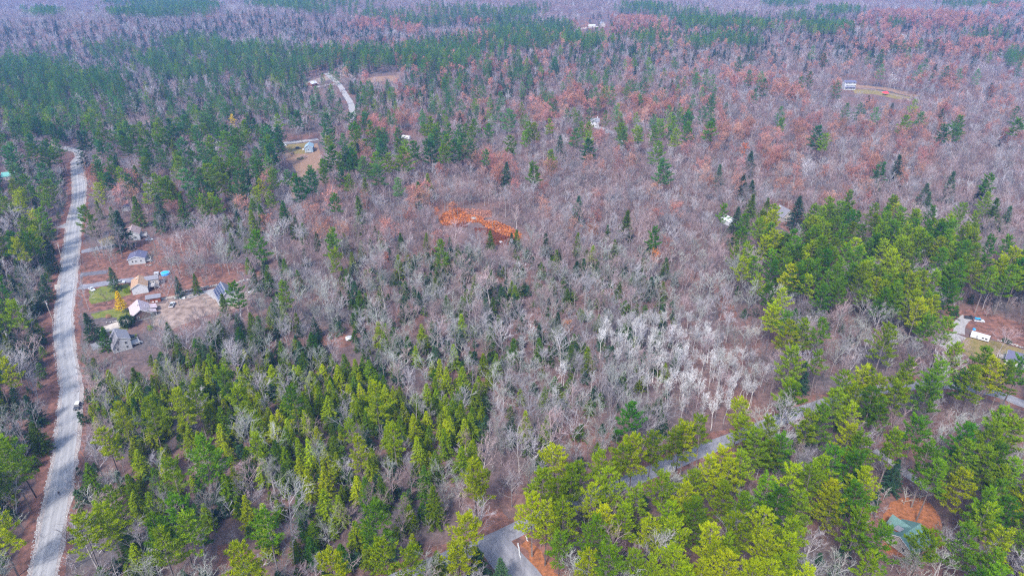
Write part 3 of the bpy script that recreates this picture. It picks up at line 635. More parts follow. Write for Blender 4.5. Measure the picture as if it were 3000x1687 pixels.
# ------------------------------------------------------------------ tree shapes
def unit(v): return v / (np.linalg.norm(v, axis=-1, keepdims=True) + 1e-9)
def segs_to_quads(sg):
    """sg: (n,8) p0 p1 r0 r1 -> three-sided tapered sticks as quads"""
    sg = np.asarray(sg, float)
    p0, p1, r0, r1 = sg[:, 0:3], sg[:, 3:6], sg[:, 6:7], sg[:, 7:8]
    d = unit(p1 - p0)
    ref = np.where(np.abs(d[:, 2:3]) > 0.9, np.array([[1., 0, 0]]), np.array([[0, 0, 1.]]))
    a = unit(np.cross(d, ref)); b = np.cross(d, a)
    ring = [a * math.cos(k * 2 * math.pi / 3) + b * math.sin(k * 2 * math.pi / 3) for k in range(3)]
    q = []
    for k in range(3):
        e0, e1 = ring[k], ring[(k + 1) % 3]
        q.append(np.stack([p0 + e0 * r0, p0 + e1 * r0, p1 + e1 * r1, p1 + e0 * r1], 1))
    return np.concatenate(q)
def bent(rng, p, d, L, n, r0, r1, up, wob):
    """a curved limb as n segments; returns segments and the points along it"""
    out, pts, dirs = [], [p], [d]
    for i in range(n):
        d = unit(d + np.array([0, 0, up]) + rng.normal(0, wob, 3))
        q = p + d * L / n
        out.append([*p, *q, r0 + (r1 - r0) * i / n, r0 + (r1 - r0) * (i + 1) / n])
        p = q; pts.append(p); dirs.append(d)
    return out, pts, dirs
def at(pts, dirs, t):
    k = t * (len(pts) - 1); i = min(int(k), len(pts) - 2); f = k - i
    return pts[i] * (1 - f) + pts[i + 1] * f, dirs[i + 1]
def turned(rng, d, ang):
    o = rng.normal(0, 1, 3); o -= d * o.dot(d); o = o / np.linalg.norm(o)
    return d * math.cos(ang) + o * math.sin(ang)
def bare_tree(seed, H, spread, limbs, subs, twigs, tw, fork=0.35, twigs2=2):
    rng = np.random.default_rng(seed)
    tr, pts, dirs = bent(rng, np.zeros(3), np.array([rng.normal(0, .05), rng.normal(0, .05), 1.]), H * 0.80, 6, 0.011 * H + .02, 0.03, 0.25, 0.05)
    br, tips = [], []
    az = rng.uniform(0, 6.28)
    for i in range(limbs):
        t = fork + (0.99 - fork) * (i + rng.uniform(0, .8)) / limbs
        p, d0 = at(pts, dirs, t)
        az += 2.4 + rng.normal(0, .3)
        el = R(rng.uniform(28, 52) + 22 * t)
        d = np.array([math.cos(az) * math.cos(el), math.sin(az) * math.cos(el), math.sin(el)])
        L = spread * (1.15 - 0.55 * abs(t - 0.5) * 2 * rng.uniform(.6, 1)) * rng.uniform(.75, 1.2)
        s, lp, ld = bent(rng, p, d, L, 4, 0.05 * (1.2 - t) + .035, 0.025, 0.13, 0.13)
        br += s
        for j in range(subs):
            tt = 0.25 + 0.75 * (j + rng.uniform(0, 1)) / subs
            q, dd = at(lp, ld, min(tt, .999))
            L2 = L * rng.uniform(.30, .5) * (1.15 - .4 * tt)
            s2, sp_, sd = bent(rng, q, turned(rng, dd, R(rng.uniform(25, 55))), L2, 2, 0.028, tw, 0.16, 0.16)
            br += s2
            for k in range(twigs):
                t3 = 0.15 + 0.85 * (k + rng.uniform(0, 1)) / twigs
                a, da = at(sp_, sd, min(t3, .999))
                dt = unit(turned(rng, da, R(rng.uniform(20, 60))) + np.array([0, 0, .25]))
                Lt = rng.uniform(.5, 1.25) * (H / 15)
                b = a + dt * Lt
                br.append([*a, *b, tw, tw * .45]); tips.append(b)
                for _ in range(twigs2):
                    f = rng.uniform(.3, .9); c = a + dt * Lt * f
                    d4 = unit(turned(rng, dt, R(rng.uniform(25, 55))) + np.array([0, 0, .2]))
                    e = c + d4 * Lt * rng.uniform(.4, .7)
                    br.append([*c, *e, tw * .7, tw * .35]); tips.append(e)
    return np.array(tr), np.array(br), np.array(tips)
def blades(rng, base, dirs, L, w, flat=0.0):
    """one narrow triangle per row: base point, direction, length, width"""
    n = len(base)
    side = rng.normal(0, 1, (n, 3)); side[:, 2] *= (1 - flat)
    side = unit(np.cross(dirs, np.cross(side, dirs)))
    return np.stack([base - side * w[:, None] / 2, base + side * w[:, None] / 2, base + dirs * L[:, None]], 1)
def pine(seed, H, w, cb=0.45, lean=0.02, tuft=8, dens=1.0):
    rng = np.random.default_rng(seed)
    tr, pts, dirs = bent(rng, np.zeros(3), np.array([rng.normal(0, lean), rng.normal(0, lean), 1.]), H * .97, 7, 0.013 * H, 0.035, 0.3, 0.02)
    br = []; B, D = [], []
    z = cb * H; top = H * .97
    while z < top - .15:
        t = (z - cb * H) / (top - cb * H)
        prof = (1 - t) ** 0.48 * (0.70 + 0.30 * min(1, t * 3.5)) * w * .5
        p, _ = at(pts, dirs, min(z / top, .999))
        nb = rng.integers(4, 7); a0 = rng.uniform(0, 6.28)
        for i in range(nb):
            if rng.random() < .10: continue
            az = a0 + i * 6.283 / nb + rng.normal(0, .25)
            l = max(.35, prof * rng.uniform(.42, 1.28))
            el = R(rng.uniform(-4, 14) + 38 * t ** 1.6)
            d = np.array([math.cos(az) * math.cos(el), math.sin(az) * math.cos(el), math.sin(el)])
            s, lp, ld = bent(rng, p + np.array([0, 0, rng.normal(0, .12)]), d, l, 3, .035, .012, 0.07, .07)
            br += s
            nt_ = max(3, int(l * 3.9 * dens))
            for k in range(nt_):
                tt = 0.28 + .72 * (k + rng.random()) / nt_
                q, dd = at(lp, ld, min(tt, .999))
                sl = (0.15 + .42 * l * (1.12 - tt) * .75) * rng.uniform(.2, 1)
                sgn = 1 if k % 2 else -1
                sd = np.cross(dd, [0, 0, 1.]) * sgn
                c = q + (sd * .85 + dd * .5) * sl + np.array([0, 0, rng.uniform(-.02, .14)])
                if sl > .5: br.append([*q, *c, .014, .008])
                for _ in range(tuft):
                    B.append(c + rng.normal(0, .10, 3) * np.array([1, 1, .5]))
                    D.append(unit(dd * rng.uniform(.2, .9) + sd * rng.uniform(0, .8) + np.array([0, 0, rng.uniform(.0, .55)]) + rng.normal(0, .40, 3) * np.array([1, 1, .6])))
        z += rng.uniform(.75, 1.30) * (0.75 + .45 * (1 - t))
    for _ in range(10):                                           # dead stubs below the crown
        zz = rng.uniform(cb * .5, cb) * H; p, _d = at(pts, dirs, zz / top); az = rng.uniform(0, 6.28)
        br.append([*p, *(p + np.array([math.cos(az), math.sin(az), rng.uniform(-.1, .2)]) * rng.uniform(.5, 1.6)), .025, .01])
    B = np.array(B); D = np.array(D)
    tri = blades(rng, B, D, rng.uniform(.36, .70, len(B)), rng.uniform(.15, .28, len(B)))
    return tr, np.array(br), tri
def hemlock(seed, H, w, droop=14, gap=.42, start=.05, rag=.18):
    rng = np.random.default_rng(seed)
    tr, pts, dirs = bent(rng, np.zeros(3), np.array([rng.normal(0, .02), rng.normal(0, .02), 1.]), H, 5, 0.012 * H, 0.02, 0.3, 0.015)
    br = []; B, D = [], []
    z = start * H
    asym = rng.uniform(0, 6.28)
    while z < H * .985:
        t = z / H
        prof = w * .5 * (1 - t) ** .92 * (0.80 + .20 * min(1, t * 6)) + .08
        p, _ = at(pts, dirs, min(t, .999))
        nb = int(rng.integers(5, 8)); a0 = rng.uniform(0, 6.28)
        for i in range(nb):
            az = a0 + i * 6.283 / nb + rng.normal(0, .2)
            l = prof * rng.uniform(1 - rag * 1.6, 1 + rag) * (1 + .12 * math.cos(az - asym))
            el = R(rng.uniform(4, 20) + 22 * t)
            d = np.array([math.cos(az) * math.cos(el), math.sin(az) * math.cos(el), math.sin(el)])
            s, lp, ld = bent(rng, p, d, l, 3, .022, .008, -R(droop) * .55, .05)
            br += s
            n = max(2, int(l * 3.6))
            for k in range(n):
                tt = .25 + .75 * (k + rng.random()) / n
                q, dd = at(lp, ld, min(tt, .999))
                sd = np.cross(dd, [0, 0, 1.])
                for sg in (-1, 1):
                    for _ in range(2):
                        B.append(q + rng.normal(0, .05, 3))
                        D.append(unit(dd * rng.uniform(.3, 1) + sd * sg * rng.uniform(.3, 1.1) + np.array([0, 0, rng.uniform(-.45, .25)])))
        z += gap * rng.uniform(.75, 1.2) * (1.15 - .45 * t)
    for k in range(6):
        B.append(np.array([*pts[-1][:2], H * .95])); D.append(unit(np.array([rng.normal(0, .3), rng.normal(0, .3), 1])))
    B = np.array(B); D = np.array(D)
    tri = blades(rng, B, D, rng.uniform(.30, .60, len(B)) , rng.uniform(.14, .26, len(B)), .3)
    return tr, np.array(br), tri
def leaf_tris(rng, tips, n, size, spread):
    p = tips[rng.integers(0, len(tips), n)] + rng.normal(0, spread, (n, 3))
    d = unit(rng.normal(0, 1, (n, 3)) + np.array([0, 0, -.1]))
    return blades(rng, p, d, rng.uniform(.7, 1.3, n) * size, rng.uniform(.7, 1.2, n) * size * .85)

# ---- bark and foliage materials
M = {}
M['bark'] = leafmat('bark_grey', (.13, .115, .115), (.25, .225, .22), .25, .01, 0, 1.5)
M['bark_dark'] = leafmat('bark_pine', (.07, .055, .05), (.15, .125, .12), .2, .01, 0, 1.5)
M['twig'] = leafmat('twig_grey', (.135, .122, .131), (.290, .272, .282), .25, .015, 0, .25)
M['twig_red'] = leafmat('twig_russet', (.140, .098, .098), (.260, .196, .194), .2, .015, 0, .25)
M['twig_green'] = leafmat('twig_lichen', (.125, .124, .112), (.265, .270, .248), .2, .015, 0, .25)
M['twig_pale'] = leafmat('twig_pale', (.25, .24, .24), (.43, .42, .415), .15, .01, 0, .3)
M['bark_pale'] = leafmat('bark_pale', (.28, .26, .255), (.48, .46, .45), .15, .01, 0, .8)
M['pine_lime'] = leafmat('needles_lime', (.100, .170, .002), (.295, .345, .003), .18, .018, .4, .8)
M['pine_green'] = leafmat('needles_green', (.042, .125, .005), (.150, .240, .006), .2, .02, .35, .8)
M['pine_dark'] = leafmat('needles_dark', (.024, .095, .024), (.080, .180, .042), .2, .02, .3, .8)
M['hem_lime'] = leafmat('hemlock_olive', (.080, .145, .002), (.255, .315, .003), .2, .015, .3, .8)
M['hem_green'] = leafmat('hemlock_green', (.034, .088, .007), (.110, .160, .008), .2, .02, .3, .8)
M['hem_dark'] = leafmat('hemlock_dark', (.020, .054, .024), (.052, .100, .042), .2, .02, .3, .8)
M['oak'] = leafmat('leaves_russet', (.27, .115, .078), (.42, .20, .145), .2, .015, .35, .6)
M['oak_orange'] = leafmat('leaves_orange', (.40, .095, .020), (.60, .20, .045), .15, .012, .35, .6)
M['gold'] = leafmat('leaves_gold', (.62, .30, .006), (.66, .50, .010), .08, .01, .35, .35)

def variants(kind, n, maker, foliage, bark):
    """returns n shape sets: (trunk mesh, crown mesh, one joined mesh)"""
    res = []
    for i in range(n):
        tr, br, tri = maker(i)
        qt, qb = segs_to_quads(tr), segs_to_quads(br)
        res.append((qt, qb, tri, foliage, bark))
    return res
MESHES = {}
def meshes_of(kind, i, shape, m_tr, m_br, m_fo):
    key = (kind, i)
    if key not in MESHES:
        qt, qb, tri = shape
        a = np_mesh(kind + '_trunk', None, [m_tr], quads=qt)
        nt_ = 0 if tri is None else len(tri)
        b = np_mesh(kind + '_crown', tri, [m_fo, m_br], [0] * nt_ + [1] * len(qb), quads=qb)
        MESHES[key] = (a, b)
    return MESHES[key]
PROTO = bpy.data.collections.new('prototypes')
def joined(kind, i, shape, m_tr, m_br, m_fo):
    qt, qb, tri = shape
    nt_ = 0 if tri is None else len(tri)
    return np_mesh(kind, tri, [m_fo, m_br, m_tr], [0] * nt_ + [1] * len(qb) + [2] * len(qt), quads=np.concatenate([qb, qt]))

def sh_bare(seed, H, sp_, limbs, subs, twigs, tw, fork, t2):
    tr, br, tips = bare_tree(seed, H, sp_, limbs, subs, twigs, tw, fork, t2)
    return (segs_to_quads(tr), segs_to_quads(br), None), tips
def sh_con(f, *a, **k):
    tr, br, tri = f(*a, **k)
    return segs_to_quads(tr), segs_to_quads(br), tri

_r = random.Random(5)
BARE, TIPS = [], []
for i in range(12):
    s, t = sh_bare(100 + i, _r.uniform(12.5, 17.5), _r.uniform(3.6, 6.2), _r.choice([7, 8, 9, 10]), 6, 5, _r.uniform(.018, .026), _r.uniform(.2, .5), 2)
    BARE.append(s); TIPS.append(t)
BAREFAR = [sh_bare(200 + i, _r.uniform(13, 16.5), _r.uniform(4.0, 5.8), 8, 5, 6, .028, .3, 2)[0] for i in range(6)]
BIRCH = [sh_bare(300 + i, _r.uniform(13.5, 15.5), _r.uniform(3.2, 4.0), 9, 6, 4, .026, .58, 1)[0] for i in range(5)]
PINE = [sh_con(pine, 400 + i, 19.0, [9.2, 10.4, 8.8, 10.0, 11.2, 9.0, 9.8][i], [.44, .40, .50, .46, .38, .48, .52][i]) for i in range(7)]
PINEFAR = [sh_con(pine, 450 + i, 19.0, [8.4, 9.4, 7.8][i], .38, tuft=4, dens=.75) for i in range(3)]
HEM = [sh_con(hemlock, 500 + i, 11.0, [6.2, 7.2, 5.8, 7.6, 6.6, 6.0][i], rag=[.15, .2, .25, .18, .3, .2][i]) for i in range(6)]
HEMFAR = [sh_con(hemlock, 550 + i, 11.0, [6.4, 7.2][i], gap=.6) for i in range(2)]
SAP = [sh_con(hemlock, 570 + i, 4.2, 3.2, gap=.6, rag=.4, start=.12) for i in range(3)]
OAK = []
for i in range(4):
    s, t = sh_bare(600 + i, _r.uniform(13, 15.5), _r.uniform(4.8, 5.8), 9, 6, 4, .022, .28, 1)
    rng = np.random.default_rng(700 + i)
    OAK.append((s[0], s[1], leaf_tris(rng, t, 1100, .34, .28)))
OAKFAR = []
for i in range(2):
    s, t = sh_bare(650 + i, 14.5, 5.2, 7, 4, 3, .04, .28, 1)
    rng = np.random.default_rng(750 + i)
    OAKFAR.append((s[0], s[1], leaf_tris(rng, t, 500, .52, .35)))

# ------------------------------------------------------------------ plant the trees
SETS = {   # kind: {tone: (bark, branch, foliage)}, near shapes, far shapes
    'bare': ({'grey': ('bark', 'twig', 'twig'), 'red': ('bark', 'twig_red', 'twig_red'), 'green': ('bark', 'twig_green', 'twig_green')}, BARE, BAREFAR),
    'birch': ({'pale': ('bark_pale', 'twig_pale', 'twig_pale')}, BIRCH, BIRCH),
    'pine': ({t: ('bark_dark', 'bark_dark', 'pine_' + t) for t in ('lime', 'green', 'dark')}, PINE, PINEFAR),
    'hem': ({t: ('bark_dark', 'bark_dark', 'hem_' + t) for t in ('lime', 'green', 'dark')}, HEM, HEMFAR),
    'oak': ({'russet': ('bark', 'twig_red', 'oak'), 'orange': ('bark', 'twig_red', 'oak_orange')}, OAK, OAKFAR),
}
WORD = {'bare': ('bare_tree', 'bare tree', {'grey': 'grey leafless tree', 'red': 'brownish leafless tree', 'green': 'lichen-grey leafless tree'}),
        'birch': ('birch_tree', 'birch', {'pale': 'whitish leafless birch'}),
        'pine': ('pine_tree', 'pine', {'lime': 'yellow-green pine', 'green': 'green pine', 'dark': 'dark green pine'}),
        'hem': ('hemlock_tree', 'hemlock', {'lime': 'olive cone-shaped hemlock', 'green': 'green cone-shaped hemlock', 'dark': 'dark green cone-shaped hemlock'}),
        'oak': ('oak_tree', 'oak', {'russet': 'russet-leaved oak', 'orange': 'bright orange oak'})}
GROUP = {'bare': 'leafless trees of the near woods', 'birch': 'whitish birches of the pale stand', 'pine': 'pines standing in the woods', 'hem': 'hemlocks standing in the woods', 'oak': 'oaks still holding russet leaves'}
MARKS = [('green-roofed house', 2665, 1565), ('junction of the grey road', 1470, 1590), ('car on the road', 227, 1187), ('walker on the road', 175, 1443),
         ('grey house with the deck', 345, 1000), ('yellow tree', 358, 900), ('solar-panelled barn', 655, 850), ('slate-blue roofed house', 395, 760), ('pale birch stand', 1990, 1040),
         ('orange knoll', 1400, 665), ('white trailer', 2868, 988), ('pale-roofed house among the pines', 2305, 650), ('upper end of the road', 225, 475), ('blue-grey house in the clearing', 898, 428),
         ('white three-storey house', 2490, 262), ('white boulder', 1022, 990), ('red canopy', 2592, 272), ('bottom edge at its middle', 1180, 1687), ('bottom left corner', 30, 1687), ('bottom right corner', 2960, 1687),
         ('grey house with the chimney pipe', 1745, 365), ('right edge at mid height', 2990, 700), ('brown barn by the gravel road', 915, 245), ('bright building far off', 1765, 75), ('middle of the hemlock stand', 800, 1200)]
ORD = 'nearest|second nearest|third nearest|fourth nearest|fifth nearest|sixth nearest|seventh nearest|eighth nearest|ninth nearest|tenth nearest'.split('|')
def ordn(n):
    if n <= 10: return ORD[n - 1]
    s = 'th' if 10 < n % 100 < 14 else {1: 'st', 2: 'nd', 3: 'rd'}.get(n % 10, 'th')
    return f'{n}{s} nearest'
TOPH = {'bare': 15, 'birch': 15.5, 'pine': 19, 'hem': 11, 'oak': 14.5}
by = {k: [] for k in SETS}
for t in TREES:
    t['z'] = float(hgt(t['x'], t['y']))
    t['u'], t['v'], t['zc'] = (float(a) for a in project(t['x'], t['y'], t['z'] + TOPH[t['k']] * t['s'] * .7))
    t['in'] = -20 < t['u'] < 3020 and -10 < t['v'] < 1700
    by[t['k']].append(t)
prng = random.Random(3)
STUFF = {k: [] for k in SETS}
ranks = {}
singles_out = []
for k, lst in by.items():
    lst.sort(key=lambda t: (not t['in'], t['zc'] * (.55 if t['hand'] else 1.0)))
    sel = [t for t in lst[:300] if t['in'] and (t['zc'] < 900)]
    ids = {id(t) for t in sel}
    STUFF[k] = [t for t in lst if id(t) not in ids]
    for t in sel:
        j = min(range(len(MARKS)), key=lambda i: (MARKS[i][1] - t['u']) ** 2 + (MARKS[i][2] - t['v']) ** 2)
        dx, dy = t['u'] - MARKS[j][1], t['v'] - MARKS[j][2]
        side = ('right of' if dx > 0 else 'left of') if abs(dx) > abs(dy) else ('below' if dy > 0 else 'above')
        ranks.setdefault((k, t['t'], j, side), []).append(((dx * dx + dy * dy), t))
        singles_out.append(t)
for (k, tone, j, side), ls in ranks.items():
    ls.sort(key=lambda a: a[0])
    for n, (_, t) in enumerate(ls): t['label'] = f"{WORD[k][2][tone]}, {ordn(n + 1)} {side} the {MARKS[j][0]}"
for t in singles_out:
    tones, near, far = SETS[t['k']]
    i = prng.randrange(len(near)); mats_ = [M[x] for x in tones[t['t']]]
    a, b = meshes_of(t['k'] + '_' + t['t'], i, near[i], *mats_)
    e = empty(WORD[t['k']][0], (t['x'], t['y'], t['z'] - .05), prng.uniform(0, 6.28), t['label'], WORD[t['k']][1], GROUP[t['k']])
    e.rotation_euler = (prng.gauss(0, .02), prng.gauss(0, .02), prng.uniform(0, 6.28))
    e.scale = (t['s'] * t['sx'], t['s'] * t['sx'], t['s'])
    link('trunk', a, e); link('crown', b, e)

def instancer(name, items, protos, label):
    """one mass of plants: points that carry an instance each"""
    c = bpy.data.collections.new(name + '_shapes')
    for i, me in enumerate(protos):
        c.objects.link(bpy.data.objects.new(f'{name}_{i:03d}', me))
    me = bpy.data.meshes.new(name)
    n = len(items)
    me.vertices.add(n); me.vertices.foreach_set('co', np.array([a[0] for a in items], np.float32).ravel())
    def attr(nm, ty, data, field):
        at_ = me.attributes.new(nm, ty, 'POINT'); at_.data.foreach_set(field, data)
    attr('rot', 'FLOAT_VECTOR', np.array([a[1] for a in items], np.float32).ravel(), 'vector')
    attr('scl', 'FLOAT_VECTOR', np.array([a[2] for a in items], np.float32).ravel(), 'vector')
    attr('idx', 'INT', np.array([a[3] for a in items], np.int32), 'value')
    o = link(name, me); tag(o, label, None, None, 'stuff')
    ng = bpy.data.node_groups.new(name, 'GeometryNodeTree')
    ng.interface.new_socket('Geometry', in_out='INPUT', socket_type='NodeSocketGeometry'); ng.interface.new_socket('Geometry', in_out='OUTPUT', socket_type='NodeSocketGeometry')
    gi = ng.nodes.new('NodeGroupInput'); go = ng.nodes.new('NodeGroupOutput')
    ci = ng.nodes.new('GeometryNodeCollectionInfo'); ci.inputs['Collection'].default_value = c
    ci.inputs['Separate Children'].default_value = True; ci.inputs['Reset Children'].default_value = True
    ip = ng.nodes.new('GeometryNodeInstanceOnPoints'); ip.inputs['Pick Instance'].default_value = True
    def named(nm, ty):
        a = ng.nodes.new('GeometryNodeInputNamedAttribute'); a.data_type = ty; a.inputs['Name'].default_value = nm
        return a.outputs['Attribute']
    ng.links.new(gi.outputs[0], ip.inputs['Points']); ng.links.new(ci.outputs[0], ip.inputs['Instance'])
    ng.links.new(named('idx', 'INT'), ip.inputs['Instance Index'])
    ng.links.new(named('rot', 'FLOAT_VECTOR'), ip.inputs['Rotation']); ng.links.new(named('scl', 'FLOAT_VECTOR'), ip.inputs['Scale'])
    ng.links.new(ip.outputs[0], go.inputs[0])
    md = o.modifiers.new('plants', 'NODES'); md.node_group = ng
    return o
STUFF_NAME = {'bare': ('bare_forest', 'mass of leafless grey and mauve trees stretching into the distance'), 'birch': ('birch_forest', 'whitish bare birches at the rim of the pale stand'),
              'pine': ('pine_forest', 'dark green pine stands far off among the bare woods'), 'hem': ('hemlock_forest', 'small dark conifers scattered through the far woods'),
              'oak': ('oak_forest', 'russet oaks scattered through the far woods')}
for k, lst in STUFF.items():
    if not lst: continue
    tones, near, far = SETS[k]
    protos, index = [], {}
    for tone in tones:
        mats_ = [M[x] for x in tones[tone]]
        for nm, shapes in (('n', near), ('f', far)):
            if nm == 'n' and k == 'oak' and tone == 'orange': pass
            for i, s in enumerate(shapes):
                index.setdefault((tone, nm), []).append(len(protos)); protos.append(joined(f'{k}_{tone}', i, s, *mats_))
    items = []
    for t in lst:
        ids = index[(t['t'], 'n' if t['zc'] < 430 else 'f')]
        items.append(((t['x'], t['y'], t['z'] - .05), (prng.gauss(0, .025), prng.gauss(0, .025), prng.uniform(0, 6.28)), (t['s'] * t['sx'], t['s'] * t['sx'], t['s']), prng.choice(ids)))
    instancer(STUFF_NAME[k][0], items, protos, STUFF_NAME[k][1])

# ---- undergrowth: young evergreens and leafless brush between the trunks
def undergrowth():
    rg = np.random.default_rng(77)
    items = []
    x = rg.uniform(-330, 330, 26000); y = rg.uniform(70, 420, 26000)
    u, v, zc = project(x, y, 2.0)
    ok = (u > -150) & (u < 3150) & (v < 1760)
    x, y, u, v = x[ok], y[ok], u[ok], v[ok]
    ever = np.zeros(len(x))
    for f, pl in [(.45, [(1000,760),(1500,720),(1950,760),(2000,1050),(1950,1290),(1400,1300),(1000,1260),(950,1000)]), (.55, [(-200,520),(200,500),(160,850),(170,1150),(80,1500),(60,1750),(-400,1750)]),
                  (.5, [(230,980),(1050,1000),(1250,1150),(1300,1400),(1200,1700),(200,1750)]), (.25, [(1500,1250),(2600,1200),(2600,1750),(1650,1750)]), (.15, [(2100,700),(2800,700),(2900,1000),(2200,1000)])]:
        ever = np.where(in_poly(u, v, pl), np.maximum(ever, f), ever)
    keep = np.ones(len(x))
    for pl, f in EXCL: keep = np.where(in_poly(u, v, pl), np.minimum(keep, f * .5), keep)
    dm = line_dist(x, y, ML); cx = np.interp(y, [p.y for p in ML], [p.x for p in ML])
    keep = np.where((dm < 3.6) | ((x < cx) & (dm < 5.8)), 0, keep)
    keep = np.where((line_dist(x, y, LOWER) < 4.2) | (line_dist(x, y, SPUR) < 5), 0, keep)
    for l, w in DR_LINES: keep = np.where(line_dist(x, y, l) < w / 2 + .6, 0, keep)
    r = rg.random(len(x)); k2 = rg.random(len(x)) < keep
    protos = []
    ev, bs = [], []
    for m_ in ('hem_green', 'hem_dark'):
        for i, s in enumerate(SAP): ev.append(len(protos)); protos.append(joined('sapling', i, s, M['bark_dark'], M['bark_dark'], M[m_]))
    for m_ in ('twig', 'twig_red', 'twig_green'):
        for i in range(2):
            s = sh_bare(800 + i, 5.0, 2.3, 6, 4, 3, .02, .12, 1)[0]
            bs.append(len(protos)); protos.append(joined('brush', i, s, M['bark'], M[m_], M[m_]))
    for i in range(len(x)):
        if not k2[i]: continue
        if r[i] < ever[i] * .75: ids, s = ev, rg.uniform(.5, 1.35)
        elif r[i] < ever[i] * .75 + .30: ids, s = bs, rg.uniform(.5, 1.3)
        else: continue
        items.append(((x[i], y[i], float(hgt(x[i], y[i])) - .03), (rg.normal(0, .05), rg.normal(0, .05), rg.uniform(0, 6.28)), (s, s, s), int(rg.choice(ids))))
    instancer('undergrowth', items, protos, 'young evergreens and leafless brush filling the forest floor')
undergrowth()

# ------------------------------------------------------------------ buildings (shapes in metres; K turns metres into scene units until the last step)
B = {
    'grey_siding': mat('grey_siding', (.23, .23, .24), (.32, .32, .33), 2.0, .8, 3), 'white_siding': mat('white_siding', (.30, .30, .315), (.40, .40, .415), 2.0, .8, 3),
    'cream': mat('cream_siding', (.26, .23, .205), (.35, .315, .29), 2.0, .8, 3), 'blue_siding': mat('blue_siding', (.15, .20, .25), (.20, .26, .31), 2.0, .8, 3),
    'brown': mat('brown_boards', (.12, .035, .018), (.20, .06, .03), 3.0, .85, 3, stretch=(1, 1, .3)), 'dark_wood': mat('dark_wood', (.06, .035, .03), (.12, .07, .06), 3.0, .85, 3),
    'shingle_grey': mat('shingle_grey', (.10, .098, .115), (.185, .18, .205), 3.5, .9, 5, bump=.3), 'shingle_slate': mat('shingle_slate', (.055, .055, .095), (.105, .105, .165), 3.5, .9, 5, bump=.3),
    'shingle_tan': mat('shingle_tan', (.19, .115, .07), (.33, .215, .14), 2.5, .9, 5, bump=.3), 'shingle_rose': mat('shingle_rose', (.17, .12, .115), (.28, .21, .20), 2.5, .9, 5),
    'metal_pink': mat('metal_pink', (.26, .20, .215), (.38, .31, .33), 1.5, .55, 3), 'metal_white': mat('metal_white', (.36, .37, .40), (.46, .47, .50), 1.5, .5, 3),
    'green_roof': mat('green_roof', (.055, .112, .106), (.085, .155, .147), 2.0, .6, 4), 'teal_roof': mat('teal_roof', (.07, .22, .20), (.11, .28, .25), 1.5, .6, 3),
    'blue_roof': mat('blue_roof', (.14, .21, .26), (.21, .29, .33), 2.0, .6, 3), 'red': mat('red_cloth', (.55, .02, .03), (.68, .05, .06), 2.0, .7, 2),
    'trim': mat('white_trim', (.34, .34, .34), (.44, .44, .44), 2.0, .6, 2), 'glass': mat('window_glass', (.015, .018, .022), (.03, .035, .045), 1.0, .08, 2, spec=.6),
    'solar': mat('solar_cells', (.008, .012, .045), (.015, .022, .075), 3.0, .12, 2, spec=.7), 'alu': mat('aluminium', (.30, .305, .32), (.38, .385, .40), 2, .4, 2, metal=.3),
    'deck': mat('deck_boards', (.24, .22, .205), (.34, .315, .30), 3, .85, 3, stretch=(1, 6, 1)), 'brick': mat('chimney_brick', (.20, .09, .07), (.30, .14, .11), 6, .9, 3),
    'concrete': mat('foundation', (.22, .22, .22), (.32, .32, .32), 2, .9, 4), 'metal_dark': mat('dark_metal', (.02, .02, .022), (.04, .04, .042), 4, .5, 2),
    'stone': mat('field_stone', (.15, .14, .135), (.34, .325, .31), 2.2, .9, 4, rand=.25), 'wood': mat('weathered_wood', (.24, .20, .17), (.36, .31, .27), 3, .9, 4, rand=.2),
    'tarp_blue': mat('blue_tarp', (.02, .22, .62), (.03, .32, .75), 2, .5, 2), 'tarp_white': mat('white_sheet', (.40, .40, .415), (.50, .50, .51), 2, .6, 2),
    'paint_white': mat('white_paint', (.40, .405, .42), (.46, .465, .48), 3, .25, 1, spec=.5), 'paint_dark': mat('dark_paint', (.018, .02, .026), (.03, .032, .04), 3, .25, 1, spec=.5),
    'paint_silver': mat('silver_paint', (.34, .35, .37), (.40, .41, .43), 3, .3, 1, spec=.5), 'tyre': mat('tyre', (.015, .015, .016), (.03, .03, .03), 8, .9, 2),
    'lamp': mat('head_lamp', (.65, .65, .62), (.7, .7, .68), 3, .2, 1), 'lamp_red': mat('tail_lamp', (.35, .01, .01), (.4, .02, .02), 3, .3, 1), 'rim': mat('wheel_rim', (.3, .3, .31), (.4, .4, .41), 5, .35, 1, metal=.5),
}
K = 1 / UNIT
def rot2(a, x, y): return Vector((x * math.cos(a) - y * math.sin(a), x * math.sin(a) + y * math.cos(a), 0))
